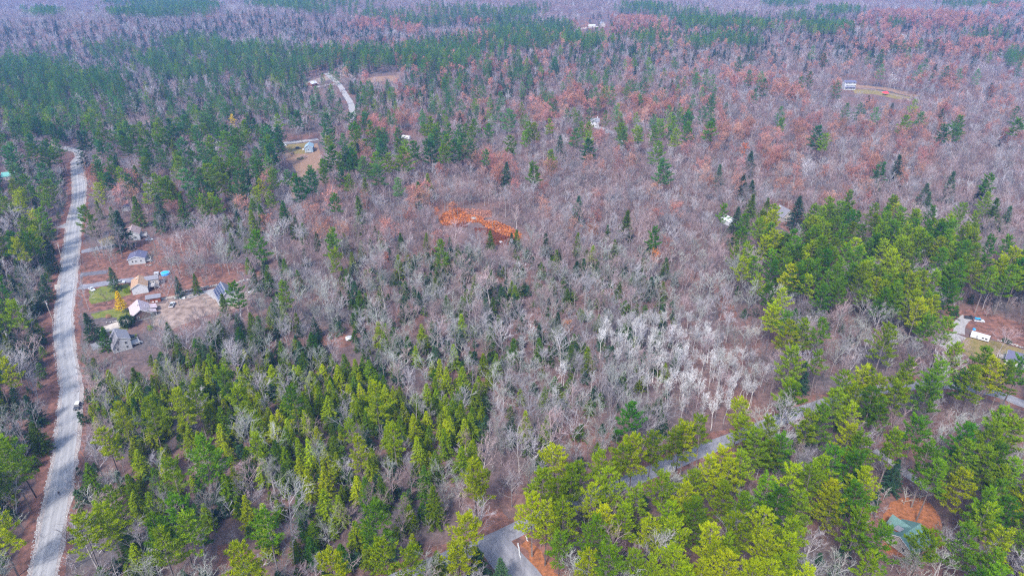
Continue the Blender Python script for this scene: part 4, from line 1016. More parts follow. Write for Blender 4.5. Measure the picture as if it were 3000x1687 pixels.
def add_window(par, face, W_, L_, u, v, w, h, name='window', m='glass'):
    """a framed window or a door on one wall: its own part with a pane (or leaf) of its own"""
    if face == 'front': P_ = lambda a, d, z: (a, -d, z)
    elif face == 'back': P_ = lambda a, d, z: (W_ - a, L_ + d, z)
    elif face == 'left': P_ = lambda a, d, z: (-d, L_ - a, z)
    else: P_ = lambda a, d, z: (W_ + d, a, z)
    def bx(a0, a1, d0, d1, z0, z1):
        c = [P_(a, d, z) for z in (z0, z1) for a, d in ((a0, d0), (a1, d0), (a1, d1), (a0, d1))]
        return c, [(0,3,2,1),(4,5,6,7),(0,1,5,4),(1,2,6,5),(2,3,7,6),(3,0,4,7)]
    f = MB(); t = .11
    for r in ((u - t, u, v - t, v + h + t), (u + w, u + w + t, v - t, v + h + t), (u, u + w, v + h, v + h + t), (u, u + w, v - t, v)):
        f.add(*bx(r[0], r[1], .002, .075, r[2], r[3]))
    o = f.build(name, B['trim'], par)
    if name == 'window':
        f2 = MB(); f2.add(*bx(u + .004, u + w - .004, .004, .03, v + .004, v + h - .004)); f2.build('pane', B['glass'], o)
        f3 = MB(); f3.add(*bx(u + .006, u + w - .006, .034, .06, v + h / 2 - .03, v + h / 2 + .03)); f3.build('sash_bar', B['trim'], o)
    else:
        f2 = MB(); f2.add(*bx(u + .004, u + w - .004, .004, .04, v + .004, v + h - .004)); f2.build('leaf', B[m], o)
        f3 = MB(); f3.add(*bx(u + w - .2, u + w - .12, .042, .10, v + h * .45, v + h * .5)); f3.build('handle', B['metal_dark'], o)
    return o
def house(name, label, apex_px, yaw, W_, L_, eaves, ridge, wall, roof, apex_u=.5, over=.4, wins=(), doors=(), chim=(), cat='house', thick=.2, base=True):
    """gabled building; apex_px is where the top of its front gable shows in the photo"""
    el, er = eaves if isinstance(eaves, tuple) else (eaves, eaves)
    a = R(yaw); p = gp(*apex_px, ridge * K)
    o_ = Vector((p.x, p.y, 0)) - rot2(a, apex_u * W_, 0) * K
    c_ = o_ + rot2(a, W_ / 2, L_ / 2) * K
    z = float(hgt(c_.x, c_.y))
    e = empty(name, (o_.x, o_.y, z), a, label, cat); e.scale = (K, K, K)
    ax = apex_u * W_
    MB().prism([(0, -.6), (W_, -.6), (W_, er), (ax, ridge), (0, el)], 'y', 0, L_).build('wall', B[wall], e)
    if base: MB().box(-.06, W_ + .06, -.06, L_ + .06, -.7, .35).build('foundation', B['concrete'], e)
    sl, sr = (ridge - el) / ax, (ridge - er) / (W_ - ax)
    prof = [(-over, el - over * sl + .01), (ax, ridge + .01), (W_ + over, er - over * sr + .01), (W_ + over, er - over * sr + thick), (ax, ridge + thick * 1.15), (-over, el - over * sl + thick)]
    rf = MB().prism(prof, 'y', -over, L_ + over).build('roof', B[roof], e)
    MB().prism([(ax - .18, ridge + thick * .9), (ax, ridge + thick * 1.15 + .06), (ax + .18, ridge + thick * .9)], 'y', -over + .01, L_ + over - .01).build('ridge_cap', B[roof], rf)
    # white boards along the front edge of the roof
    for s in (0, 1):
        x0, z0 = (-over, el - over * sl) if s == 0 else (W_ + over, er - over * sr)
        MB().prism([(x0, z0 - .12), (ax, ridge - .13), (ax, ridge + thick * .9), (x0, z0 + thick * .8)] if s == 0 else [(ax, ridge - .13), (x0, z0 - .12), (x0, z0 + thick * .8), (ax, ridge + thick * .9)], 'y', -over - .06, -over - .004).build('rake_board', B['trim'], rf)
    for w in wins: add_window(e, w[0], W_, L_, *w[1:])
    for d in doors: add_window(e, d[0], W_, L_, d[1], .36, d[2], d[3], 'door', d[4])
    for (cx, cy, cw, ch, m) in chim:
        zr = el + cx * sl if cx < ax else er + (W_ - cx) * sr
        if m == 'pipe': MB().tube((cx, cy, zr - .2), (cx, cy, zr + ch), cw, n=8).build('vent_pipe', B['trim'], rf)
        else:
            ch_ = MB().box(cx - cw / 2, cx + cw / 2, cy - cw / 2, cy + cw / 2, zr - .6, zr + ch).build('chimney', B[m], rf)
            MB().box(cx - cw / 2 - .1, cx + cw / 2 + .1, cy - cw / 2 - .1, cy + cw / 2 + .1, zr + ch + .003, zr + ch + .14).build('chimney_cap', B['trim'], rf)
    return e
def deck(e, x0, x1, y0, y1, h, steps=None):
    d = MB().box(x0, x1, y0, y1, h - .15, h).build('deck', B['deck'], e)
    for x in (x0 + .1, x1 - .1):
        for y in (y0 + .1, y1 - .1): MB().box(x - .07, x + .07, y - .07, y + .07, 0, h - .16).build('post', B['deck'], d)
    for (ax, ay, bx_, by_) in ((x0, y0, x1, y0), (x1, y0, x1, y1), (x0, y1, x1, y1)):
        r = MB().box(min(ax, bx_) - .03, max(ax, bx_) + .03, min(ay, by_) - .03, max(ay, by_) + .03, h + .85, h + .93)
        n = max(2, int(max(abs(bx_ - ax), abs(by_ - ay)) / .45))
        for i in range(n + 1):
            t = i / n; cx, cy = ax + (bx_ - ax) * t, ay + (by_ - ay) * t
            r.box(cx - .025, cx + .025, cy - .025, cy + .025, h + .002, h + .848)
        r.build('railing', B['trim'], d)
    if steps:
        sx, sy, n = steps
        for i in range(n):
            zz = h - (i + 1) * h / (n + 1)
            MB().box(sx + i * .32, sx + .31 + i * .32, sy, sy + 1.2, zz - .06, zz).build('step', B['trim'], d)
    return d
cA = lambda x, y: (230 + x / 8.587, 900 + y / 8.587)
cC = lambda x, y: (230 + x / 8.587, 780 + y / 8.587)
cD = lambda x, y: (230 + x / 8.587, 640 + y / 8.587)
cS = lambda x, y: (480 + x / 8.587, 780 + y / 8.587)
cT = lambda x, y: (2700 + x / 8.587, 900 + y / 8.587)
cU = lambda x, y: (2500 + x / 8.587, 1440 + y / 8.587)
cE = lambda x, y: (800 + x / 8.587, 380 + y / 8.587)
# grey saltbox house with the deck
e = house('house', 'grey saltbox house with grey shingle roof and pale deck beside the road', cA(985, 760), 37, 7.6, 9.0, (2.9, 5.2), 7.3, 'grey_siding', 'shingle_grey', .42,
          wins=[('front', 2.3, 4.0, .9, 1.3), ('front', 5.2, 3.1, .9, 1.3), ('front', 1.5, 1.0, .9, 1.2), ('front', 5.3, .9, .9, 1.2), ('right', 2.0, 2.8, .9, 1.2), ('right', 5.5, 2.8, .9, 1.2), ('left', 2, .9, .9, 1.2)],
          doors=[('left', 4.6, 1.0, 2.05, 'dark_wood')], chim=[(2.2, 6.4, .09, .7, 'pipe'), (3.5, 7.6, .09, .8, 'pipe'), (3.9, 5.9, .09, .7, 'pipe')])
deck(e, 7.65, 11.0, .8, 5.2, 1.3, (11.05, 2.2, 4))
# tan-roofed house with wing and deck
e = house('house', 'white-gabled house with tan roof, grey-roofed wing and white deck stairs', cC(1500, 440), 24, 7.4, 10.4, 3.9, 5.9, 'white_siding', 'shingle_tan',
          wins=[('left', 2, 1.2, 1.0, 1.2), ('left', 6, 1.2, 1.0, 1.2), ('front', 1.6, .9, .45, .5), ('right', 1.2, 1.6, 1, 1.2)], doors=[('left', 4.3, 1.0, 2.05, 'dark_wood')], chim=[(2.7, 7.2, .6, .55, 'dark_wood'), (5.0, 3.0, .09, .6, 'pipe'), (5.6, 7.6, .09, .6, 'pipe')])
MB().prism([(7.45, -.6), (12.4, -.6), (12.4, 4.0), (7.45, 4.0)], 'y', 6.6, 11.4).build('wing_wall', B['cream'], e)
wr = MB().prism([(6.2, 3.98), (11.8, 3.98), (11.8, 4.2), (9.0, 5.4), (6.2, 4.2)], 'x', 6.0, 12.8).build('wing_roof', B['shingle_grey'], e)
f = MB().box(9.6, 10.5, 6.5, 6.597, 1.8, 3.0).build('window', B['trim'], e); MB().box(9.7, 10.4, 6.46, 6.497, 1.9, 2.9).build('pane', B['glass'], f)
deck(e, 7.9, 10.6, 1.6, 6.2, 2.3, (10.65, 3.2, 7))
# brown house with the pink metal roof, and its shed
e = house('house', 'dark brown house with pale pink metal roof beside the yellow tree', cC(1550, 1085), 32, 8.0, 11.0, 2.9, 5.6, 'dark_wood', 'metal_pink', .52, over=.55,
          wins=[('front', 2.0, 1.0, .9, 1.1), ('left', 2.5, 1, 1, 1.1), ('left', 7, 1, 1, 1.1), ('right', 7.5, 1, 1, 1.1)], doors=[('left', 5, 1, 2.0, 'trim')], chim=[(3.6, 5.2, .55, .7, 'dark_wood'), (6.6, 7.0, .12, .5, 'pipe')])
MB().prism([(5.2, 3.3), (10.8, 2.3), (10.8, 2.42), (5.2, 4.05)], 'y', .4, 3.6).build('porch_roof', B['metal_pink'], e)
for y in (.7, 3.2): MB().box(10.3, 10.45, y, y + .15, -.2, 2.36).build('porch_post', B['trim'], e)
MB().prism([(8.6, 2.6), (11.6, 2.1), (11.6, 2.2), (8.6, 2.75)], 'y', 5.0, 9.8).build('lean_to_roof', B['metal_pink'], e)
for y in (5.2, 9.5): MB().box(11.2, 11.35, y, y + .15, -.2, 2.14).build('porch_post', B['dark_wood'], e)
p = gp(*cC(1725, 935)); e = empty('shed', (p.x, p.y, 0), R(20), 'long brown shed with grey sloping roof behind the pink-roofed house', 'shed'); e.scale = (K, K, K)
MB().prism([(0, -.3), (2.6, -.3), (2.6, 3.0), (0, 2.5)], 'x', 0, 6.4).build('wall', B['brown'], e)
MB().prism([(-.5, 2.42), (3.0, 3.10), (3.0, 3.25), (-.5, 2.57)], 'x', -.4, 6.8).build('roof', B['shingle_grey'], e)
for x in (2.3, 4.0): MB().box(x, x + 1.0, -.45, -.05, .2, .75).build('storage_box', B['tarp_white'], e)
add_window(e, 'front', 6.4, 2.6, .5, .36, 1.0, 1.9, 'door', 'dark_wood')
# slate house, rose-roofed house
e = house('house', 'pale grey house with slate-blue roof in the leaf-strewn yard', cD(1430, 955), 16, 8.8, 8.6, 3.4, 4.9, 'grey_siding', 'shingle_slate',
          wins=[('front', 1.8, 1.4, .8, 1.1), ('front', 3.6, 1.4, .8, 1.1), ('front', 6.2, 1.4, .8, 1.1), ('left', 2, 1.2, 1, 1.1)], doors=[('right', 3, 1, 2.05, 'trim')], chim=[(3.2, 4.6, .10, .8, 'pipe'), (6.4, 5.0, .10, .7, 'pipe')])
deck(e, 8.85, 11.2, .5, 3.6, 1.2, (11.25, 1.2, 3))
e = house('house', 'pale grey gabled house with rose-brown roof behind bare trees', cD(1310, 318), 20, 8.2, 10.0, 4.0, 6.4, 'white_siding', 'shingle_rose',
          wins=[('front', 1.4, 1.2, .9, 1.2), ('front', 5.4, 1.2, .9, 1.2), ('front', 3.6, 3.6, .9, 1.1), ('right', 3, 1.5, .9, 1.2)], doors=[('left', 4, 1, 2.05, 'dark_wood')], chim=[(6.0, 5.5, .1, .8, 'pipe')])
deck(e, 8.25, 11.6, 2.0, 6.2, 1.6, (11.65, 3.2, 4))
# barn with solar panels
e = house('barn', 'grey barn with a bank of solar panels on its steep roof', cS(1575, 640), 33, 9.0, 12.6, 3.4, 7.4, 'grey_siding', 'shingle_grey', cat='barn', wins=[('front', 1.5, 1.2, .9, 1.1), ('front', 6.3, 1.2, .9, 1.1)], doors=[('left', 4, 2.6, 2.5, 'trim')])
sl = 4.0 / 4.5; sl_len = math.hypot(4.5, 4.0)
frame_up = Vector((4.5, 0, 4.0)).normalized(); nrm = Vector((-4.0, 0, 4.5)).normalized()
for i in range(7):
    for j in range(4):
        b0 = Vector((0, .35 + i * 1.72, 3.4)) + frame_up * (.35 + j * 1.36) + nrm * .30
        q = [b0, b0 + Vector((0, 1.64, 0)), b0 + Vector((0, 1.64, 0)) + frame_up * 1.28, b0 + frame_up * 1.28]
        m_ = MB(); m_.add([c for c in q] + [c + nrm * .05 for c in q], [(0,3,2,1),(4,5,6,7),(0,1,5,4),(1,2,6,5),(2,3,7,6),(3,0,4,7)])
        pn = m_.build('solar_panel', B['alu'], e)
        q2 = [c + nrm * .053 for c in (b0 + Vector((0, .06, 0)) + frame_up * .06, b0 + Vector((0, 1.58, 0)) + frame_up * .06, b0 + Vector((0, 1.58, 0)) + frame_up * 1.22, b0 + Vector((0, .06, 0)) + frame_up * 1.22)]
        MB().add(q2, [(0, 1, 2, 3)]).build('cell_sheet', B['solar'], pn)
# right-hand yard house, green-roofed house
e = house('house', 'white house with blue-grey roof at the edge of the lawn', cT(2205, 1078), -128, 7.6, 12.0, 3.0, 5.2, 'white_siding', 'shingle_slate', wins=[('front', 1.5, 1.1, .9, 1.1), ('front', 5, 1.1, .9, 1.1), ('right', 2.5, 1.1, 1, 1.1), ('right', 7, 1.1, 1, 1.1)], doors=[('right', 4.6, 1, 2, 'trim')])
deck(e, 1.0, 4.5, -2.6, -.45, 1.0)
e = house('house', 'house with sea-green metal roof in the orange leaf clearing', cU(1200, 1115), -60, 9.4, 9.2, 3.0, 5.6, 'cream', 'green_roof', over=.6, wins=[('front', 2, 1, 1, 1.2), ('front', 6, 1, 1, 1.2), ('right', 2, 1, 1, 1.2), ('right', 6, 1, 1, 1.2)], doors=[('right', 4, 1, 2.05, 'dark_wood')], chim=[(6.4, 5.4, .10, .7, 'pipe')])
# cross gable over the back slope and a small brown dormer with windows
MB().prism([(4.4, 3.3), (7.8, 3.3), (6.1, 5.3)], 'x', -1.6, 4.4).build('cross_gable_wall', B['cream'], e)
cg = MB().prism([(4.0, 2.75), (6.1, 5.32), (8.2, 2.75), (8.2, 2.98), (6.1, 5.52), (4.0, 2.98)], 'x', -2.1, 4.45).build('cross_gable_roof', B['green_roof'], e)
dm = MB().box(1.5, 3.2, 1.6, 3.6, 3.4, 5.0).build('dormer', B['brown'], e); MB().prism([(1.3, 5.02), (3.4, 5.3), (3.4, 5.4), (1.3, 5.12)], 'y', 1.4, 3.8).build('dormer_roof', B['shingle_grey'], dm)
MB().box(1.44, 1.496, 1.8, 2.5, 4.2, 4.85).build('pane', B['glass'], dm); MB().box(1.44, 1.496, 2.7, 3.4, 4.2, 4.85).build('pane', B['glass'], dm)
# houses farther off
e = house('house', 'grey steep-roofed house with capped chimney among the pines', (2314, 616), 18, 8.8, 10, (3.2, 3.2), 7.6, 'cream', 'shingle_grey', wins=[('front', 1.6, 1, 1, 1.3), ('front', 5.8, 1, 1, 1.3), ('front', 3.9, 3.8, 1, 1.2)], doors=[('front', 3.8, 1, 2.05, 'dark_wood')], chim=[(2.6, 7.5, 1.1, 1.8, 'brick')])
house('cottage', 'small cottage with bright white metal roof at the corner of the pines', (2152, 642), 28, 6.0, 8.0, 2.8, 4.6, 'white_siding', 'metal_white', wins=[('front', 1, 1, .9, 1.1), ('front', 4, 1, .9, 1.1)], cat='cottage')
e = house('house', 'blue-grey house with pale blue roof in the sandy clearing', cE(882, 392), 8, 6.6, 9.5, 4.4, 6.4, 'blue_siding', 'blue_roof', wins=[('front', 2.4, 1.9, .9, 1.2), ('front', .8, .8, .7, 1.0), ('right', 2, 1.2, 1, 1.1)], doors=[('left', 4, 1, 2.05, 'trim')])
deck(e, .6, 5.0, -2.4, -.45, .8)
e = house('house', 'grey-roofed house with a pale fascia half hidden by bare woods', (1731, 347), -92, 6.5, 8.0, 5.4, 7.6, 'white_siding', 'shingle_grey', wins=[('right', 1.2, 3.4, 1, 1.2), ('right', 4.6, 3.4, 1, 1.2), ('right', 4.6, .9, 1, 1.2), ('front', 2.5, 3, 1, 1.2)], doors=[('right', 2.2, 1, 2.05, 'dark_wood')], chim=[(2, 6.5, .7, 2.0, 'trim')])
e = house('house', 'white three-storey house with rows of windows beyond a lone pine', (2474, 236), -90, 8.0, 13.0, 8.6, 10.2, 'white_siding', 'shingle_slate',
          wins=[('right', 1.0 + 1.55 * i, zz, 1.0, 1.3) for i in range(8) for zz in (1.0, 4.2, 6.9)])
MB().prism([(8.02, 3.4), (9.6, 2.9), (9.6, 3.05), (8.02, 3.75)], 'y', .2, 12.8).build('porch_roof', B['shingle_slate'], e)
for y in (.5, 4.5, 8.5, 12.4): MB().box(9.35, 9.5, y, y + .15, -.4, 2.95).build('porch_post', B['trim'], e)
house('house', 'cream house far off between russet oaks', (1767, 66), 12, 9.0, 11, 5.0, 8.0, 'cream', 'shingle_grey', wins=[('front', 1.5, 1.2, 1, 1.3), ('front', 6, 1.2, 1, 1.3), ('front', 4, 4.6, 1, 1.2)])
house('shed', 'long pale shed beside the far cream house', (1722, 74), -88, 6.0, 14, 3.4, 4.6, 'cream', 'sand' if False else 'metal_white', cat='shed')
e = house('barn', 'small brown barn with white metal roof by the gravel road', (907, 241), -28, 6.0, 9.0, 3.4, 5.6, 'brown', 'metal_white', cat='barn', doors=[('front', 2.2, 1.8, 2.2, 'dark_wood')])
house('house', 'house with pale turquoise roof among conifers beside the upper road', (6, 506), -75, 8, 12, 3, 5, 'cream', 'teal_roof', wins=[('right', 3, 1, 1, 1.2)])
house('shed', 'small lavender-grey shed behind dark conifers near the upper road', (367, 604), 20, 4.5, 5, 2.5, 3.6, 'grey_siding', 'shingle_slate', cat='shed')
# red canopy
p = gp(2592, 279); e = empty('canopy', p, R(10), 'bright red peaked canopy on the far lawn', 'canopy'); e.scale = (K, K, K)
for x in (-2.6, 2.6):
    for y in (-2.2, 2.2): MB().box(x - .06, x + .06, y - .06, y + .06, -.2, 2.6).build('post', B['alu'], e)
MB().add([(-3,-2.6,2.6),(3,-2.6,2.6),(3,2.6,2.6),(-3,2.6,2.6),(-1.6,0,4.3),(1.6,0,4.3)], [(0,1,5,4),(1,2,5),(2,3,4,5),(3,0,4),(3,2,1,0)]).build('canopy_top', B['red'], e)
MB().box(-3.03, 3.03, -2.64, -2.61, 2.2, 2.6).build('valance', B['red'], e)

# ------------------------------------------------------------------ vehicles
def car(label, px, yaw, paint, L_=4.5, Wd=1.8, Ht=1.5, kind='sedan', roofm=None, cat='car', name='parked_car', group=None):
    p = gp(*px); e = empty(name, p, R(yaw), label, cat, group); e.scale = (K, K, K)
    a, w = L_ / 2, Wd / 2
    bh = Ht * .60
    prof = {'sedan': [(-a, .35), (a, .35), (a, bh * .80), (a * .92, bh * .92), (a * .42, bh), (-a * .62, bh), (-a * .97, bh * .95), (-a, bh * .75)],
            'suv': [(-a, .40), (a, .40), (a, bh * .88), (a * .92, bh), (a * .45, bh * 1.04), (-a * .98, bh * 1.04), (-a, bh * .9)],
            'pickup': [(-a, .45), (a, .45), (a, bh * .9), (a * .93, bh), (a * .45, bh * 1.04), (-a * .98, bh * 1.0), (-a, bh * .9)]}[kind]
    bm = MB()
    n = len(prof); ins = .10
    rows = [(-w, .93), (-w + ins, 1.0), (w - ins, 1.0), (w, .93)]
    vs = [(x, y, .35 + (z - .35) * s) for y, s in rows for x, z in prof]
    fs = [(r*n + i, (r+1)*n + i, (r+1)*n + (i+1) % n, r*n + (i+1) % n) for r in range(3) for i in range(n)] + [tuple(range(n)), tuple(range(3*n, 4*n))[::-1]]
    bm.add(vs, fs); bm.build('body', B[paint], e)
    cab = {'sedan': (-a * .60, a * .38, -a * .36, a * .10), 'suv': (-a * .96, a * .42, -a * .84, a * .16), 'pickup': (-a * .20, a * .42, -a * .10, a * .16)}[kind]
    x0, x1, t0, t1 = cab; z0, z1 = bh * .99, Ht; wb, wt = w - .10, w - .26
    cv = [(x0, -wb, z0), (x1, -wb, z0), (x1, wb, z0), (x0, wb, z0), (t0, -wt, z1), (t1, -wt, z1), (t1, wt, z1), (t0, wt, z1)]
    gl = B['glass']
    MB().add([cv[i] for i in (1, 2, 6, 5)], [(0, 1, 2, 3)]).build('windshield', gl, e); MB().add([cv[i] for i in (3, 0, 4, 7)], [(0, 1, 2, 3)]).build('rear_window', gl, e)
    MB().add([cv[i] for i in (0, 1, 5, 4)], [(0, 1, 2, 3)]).build('side_window', gl, e); MB().add([cv[i] for i in (2, 3, 7, 6)], [(0, 1, 2, 3)]).build('side_window', gl, e)
    MB().box(t0 - .06, t1 + .06, -wt - .06, wt + .06, z1 - .02, z1 + .05).build('roof', B[roofm or paint], e)
    for i, j in ((0, 4), (1, 5), (2, 6), (3, 7)): MB().tube(cv[i], cv[j], .045, n=5).build('pillar', B[paint], e)
    if kind == 'pickup': MB().box(-a * .94, -a * .24, -w + .16, w - .16, bh * 1.02, bh * 1.06).build('bed', B['metal_dark'], e)
    for x in (-a * .62, a * .62):
        for y in (-w + .02, w - .02):
            s = 1 if y > 0 else -1
            t = MB().tube((x, y - .11 * s, .33), (x, y + .03 * s, .33), .33, n=14).build('wheel', B['tyre'], e)
            MB().tube((x, y + .032 * s, .33), (x, y + .045 * s, .33), .19, n=10).build('rim', B['rim'], t)
    for y in (-w + .32, w - .32):
        MB().box(a - .02, a + .03, y - .17, y + .17, bh * .62, bh * .80).build('headlight', B['lamp'], e)
        MB().box(-a - .03, -a + .02, y - .15, y + .15, bh * .62, bh * .80).build('taillight', B['lamp_red'], e)
    return e
car('dark car with a white roof driving down the pale road', (228, 1193), -72, 'paint_dark', 4.6, 1.95, 1.75, 'suv', 'tarp_white', name='car')
car('white sedan parked askew at the foot of the lawn driveway', (270, 850), -38, 'paint_white')
car('white sedan parked on the driveway of the tan-roofed house', (353, 829.5), 14, 'paint_white', 4.7)
car('white pickup truck parked in the earth yard', (505, 896), 100, 'paint_white', 5.2, 1.95, 1.8, 'pickup', cat='truck', name='pickup_truck')
car('dark car parked on the driveway below the rose-roofed house', (312, 730), 15, 'paint_dark', group='dark cars by the rose-roofed house')
car('dark car half hidden by bare trees beside the rose-roofed house', (342, 725), 15, 'paint_dark', kind='suv', Ht=1.7, group='dark cars by the rose-roofed house')
car('silver car standing at the end of the drive past the rose-roofed house', (438, 704), 10, 'paint_silver')
car('black car parked behind the grey saltbox house', (379, 989), 20, 'paint_dark', kind='suv', Ht=1.6)
car('dark pickup truck under bare branches at the yard of the white trailer', (2842, 934), -20, 'paint_dark', 5.2, 1.95, 1.8, 'pickup', cat='truck', name='pickup_truck')
car('silver car with a blue cover on its roof near the white trailer', (2867, 942), -15, 'paint_silver', roofm='tarp_blue', kind='suv', Ht=1.7)
car('dark car parked by the blue-grey house in the clearing', (874, 436), 5, 'paint_dark', kind='suv', Ht=1.7)
car('white car among bare trees right of the half hidden grey house', (1817, 417), 5, 'paint_white')
def trailer(label, px, yaw, L_, Wd, Ht):
    p = gp(*px); e = empty('trailer', p, R(yaw), label, 'trailer'); e.scale = (K, K, K)
    a, w = L_ / 2, Wd / 2
    MB().prism([(-w, .55), (w, .55), (w, Ht - .25), (w * .8, Ht), (-w * .8, Ht), (-w, Ht - .25)], 'x', -a, a).build('body', B['tarp_white'], e)
    MB().box(-a - .02, a + .02, -w - .02, w + .02, .42, .546).build('chassis', B['metal_dark'], e)
    MB().tube((a, 0, .5), (a + 1.3, 0, .45), .06, n=6).build('hitch', B['metal_dark'], e)
    for x in (-.5, .5):
        for y in (-w + .15, w - .15): MB().tube((x, y - .1, .33), (x, y + .1, .33), .33, n=12).build('wheel', B['tyre'], e)
    MB().box(-a * .4, -a * .4 + .8, -w - .06, -w - .003, .7, Ht - .5).build('door', B['alu'], e)
    for x in (a * .2, a * .55): MB().box(x, x + .9, -w - .05, -w - .003, 1.3, 1.9).build('window', B['glass'], e)
    return e
trailer('long white trailer parked at the edge of the leaf-strewn yard', cT(1450, 800), -38, 7.4, 2.6, 2.7)
trailer('white trailer roof showing through bare trees in mid forest', (1190, 407), -28, 9.0, 2.6, 2.8)

# ------------------------------------------------------------------ walker on the road
def person(px, yaw):
    p = gp(*px); e = empty('person', (p.x, p.y, .06), R(yaw), 'person in dark jacket and jeans walking along the pale road', 'person'); e.scale = (K, K, K)
    skin = mat('skin', (.42, .24, .17), (.48, .28, .2), 6, .6, 2); jac = mat('black_jacket', (.012, .012, .016), (.03, .03, .035), 5, .8, 3)
    jean = mat('dark_jeans', (.03, .045, .09), (.06, .08, .14), 6, .85, 3); hair = mat('dark_hair', (.015, .010, .008), (.03, .02, .015), 20, .7, 2); shoe = mat('shoe', (.03, .03, .03), (.06, .06, .06), 8, .7, 2)
    J = {'pel': (0, 0, .95, .15), 'sp': (0, .01, 1.15, .15), 'ch': (0, .02, 1.35, .17), 'nk': (0, .02, 1.50, .06), 'h0': (0, .03, 1.58, .085), 'h1': (0, .04, 1.68, .10), 'h2': (0, .03, 1.76, .06),
         'sl': (-.19, .02, 1.42, .075), 'el': (-.30, .05, 1.14, .05), 'wl': (-.27, .20, .93, .035), 'sr': (.19, .02, 1.42, .075), 'er': (.29, -.05, 1.14, .05), 'wr': (.28, .05, .90, .035),
         'hl': (-.10, 0, .90, .10), 'kl': (-.12, .14, .50, .065), 'al': (-.13, .02, .10, .045), 'tl': (-.14, .20, .05, .04), 'hr': (.10, 0, .90, .10), 'kr': (.12, .02, .50, .065), 'ar': (.13, -.28, .14, .045), 'tr': (.14, -.14, .04, .04)}
    E = [('pel','sp'),('sp','ch'),('ch','nk'),('nk','h0'),('h0','h1'),('h1','h2'),('ch','sl'),('sl','el'),('el','wl'),('ch','sr'),('sr','er'),('er','wr'),('pel','hl'),('hl','kl'),('kl','al'),('al','tl'),('pel','hr'),('hr','kr'),('kr','ar'),('ar','tr')]
    for s, wn in ((-1, 'wl'), (1, 'wr')):     # five fingers on each hand
        w = J[wn]; pm = f'p{wn}'; J[pm] = (w[0], w[1] + .03, w[2] - .08, .034); E.append((wn, pm))
        for k in range(5):
            q = f'{wn}{k}'; J[q] = (w[0] + s * (.028 - .014 * k), w[1] + .05 + (.03 if k == 4 else .01 * (k % 2)), w[2] - (.17 - .012 * abs(k - 1.5) - (.05 if k == 4 else 0)), .009); E.append((pm, q))
    def grow(name, keys, edges, m, par, add=0.0, root=None):
        ks = list(keys); me = bpy.data.meshes.new(name)
        me.from_pydata([J[k][:3] for k in ks], [(ks.index(a), ks.index(b)) for a, b in edges], []); o = link(name, me, par); me.materials.append(m)
        o.modifiers.new('skin', 'SKIN'); sv = me.skin_vertices[0].data if me.skin_vertices else None
        if sv is None:
            return o
        for i, k in enumerate(ks): sv[i].radius = (J[k][3] + add, J[k][3] + add); sv[i].use_root = (k == root)
        sb = o.modifiers.new('sub', 'SUBSURF'); sb.levels = 2; sb.render_levels = 2
        return o
    body = grow('body', J.keys(), E, skin, e, 0, 'pel')
    jk = ['pel','sp','ch','nk','sl','el','wl','sr','er','wr']; grow('jacket', jk, [x for x in E if x[0] in jk and x[1] in jk], jac, e, .022, 'pel')
    tk = ['pel','hl','kl','al','hr','kr','ar']; grow('trousers', tk, [x for x in E if x[0] in tk and x[1] in tk], jean, e, .016, 'pel')
    for a_, b_ in (('al','tl'),('ar','tr')): grow('shoe', [a_, b_], [(a_, b_)], shoe, e, .022, a_)
    grow('hair', ['h1','h2'], [('h1','h2')], hair, e, .014, 'h1')
    return e
person((175, 1450), 30)

# ------------------------------------------------------------------ poles, stones, shrubs and yard things
def utility_pole(label, px, lean):
    p = gp(*px); e = empty('utility_pole', p, R(70), label, 'utility pole', 'utility poles along the road'); e.scale = (K, K, K); e.rotation_euler = (R(lean), R(lean), R(70))
    MB().tube((0, 0, -.5), (0, 0, 11.0), .17, .11, 8).build('pole', B['wood'], e)
    MB().box(-1.2, 1.2, .115, .24, 10.2, 10.36).build('crossarm', B['wood'], e)
    for x in (-1.1, -.4, .4, 1.1): MB().tube((x, .18, 10.365), (x, .18, 10.6), .05, n=6).build('insulator', B['alu'], e)
    MB().tube((0, -.42, 8.8), (0, -.42, 9.7), .25, n=10).build('transformer', B['alu'], e)
utility_pole('grey utility pole at the left verge above the sand drive', (182, 762), 1.5)
utility_pole('grey utility pole at the left verge below the sand drive', (155, 937), -1.5)
utility_pole('grey utility pole at the upper end of the road', (253, 500), 1.0)
utility_pole('grey utility pole among the trees far left of the saltbox house', (36, 1030), 0.5)
def stone_mesh(seed):
    rg = random.Random(seed)
    bm = MB(); vs = []
    for z, r, n in ((-.5, .6, 5), (-.1, 1.0, 6), (.3, .85, 6), (.55, .4, 5)):
        vs.append([(r * math.cos(2 * math.pi * i / 6) * rg.uniform(.8, 1.15), r * math.sin(2 * math.pi * i / 6) * rg.uniform(.8, 1.15), z * rg.uniform(.8, 1.15)) for i in range(6)])
    fl = [p for r in vs for p in r]
    fs = [(r * 6 + i, r * 6 + (i + 1) % 6, (r + 1) * 6 + (i + 1) % 6, (r + 1) * 6 + i) for r in range(3) for i in range(6)] + [tuple(range(6))[::-1], tuple(range(18, 24))]
    return bm.add(fl, fs).mesh('stone', B['stone'])
STONES = [stone_mesh(i) for i in range(5)]
srg = random.Random(9)
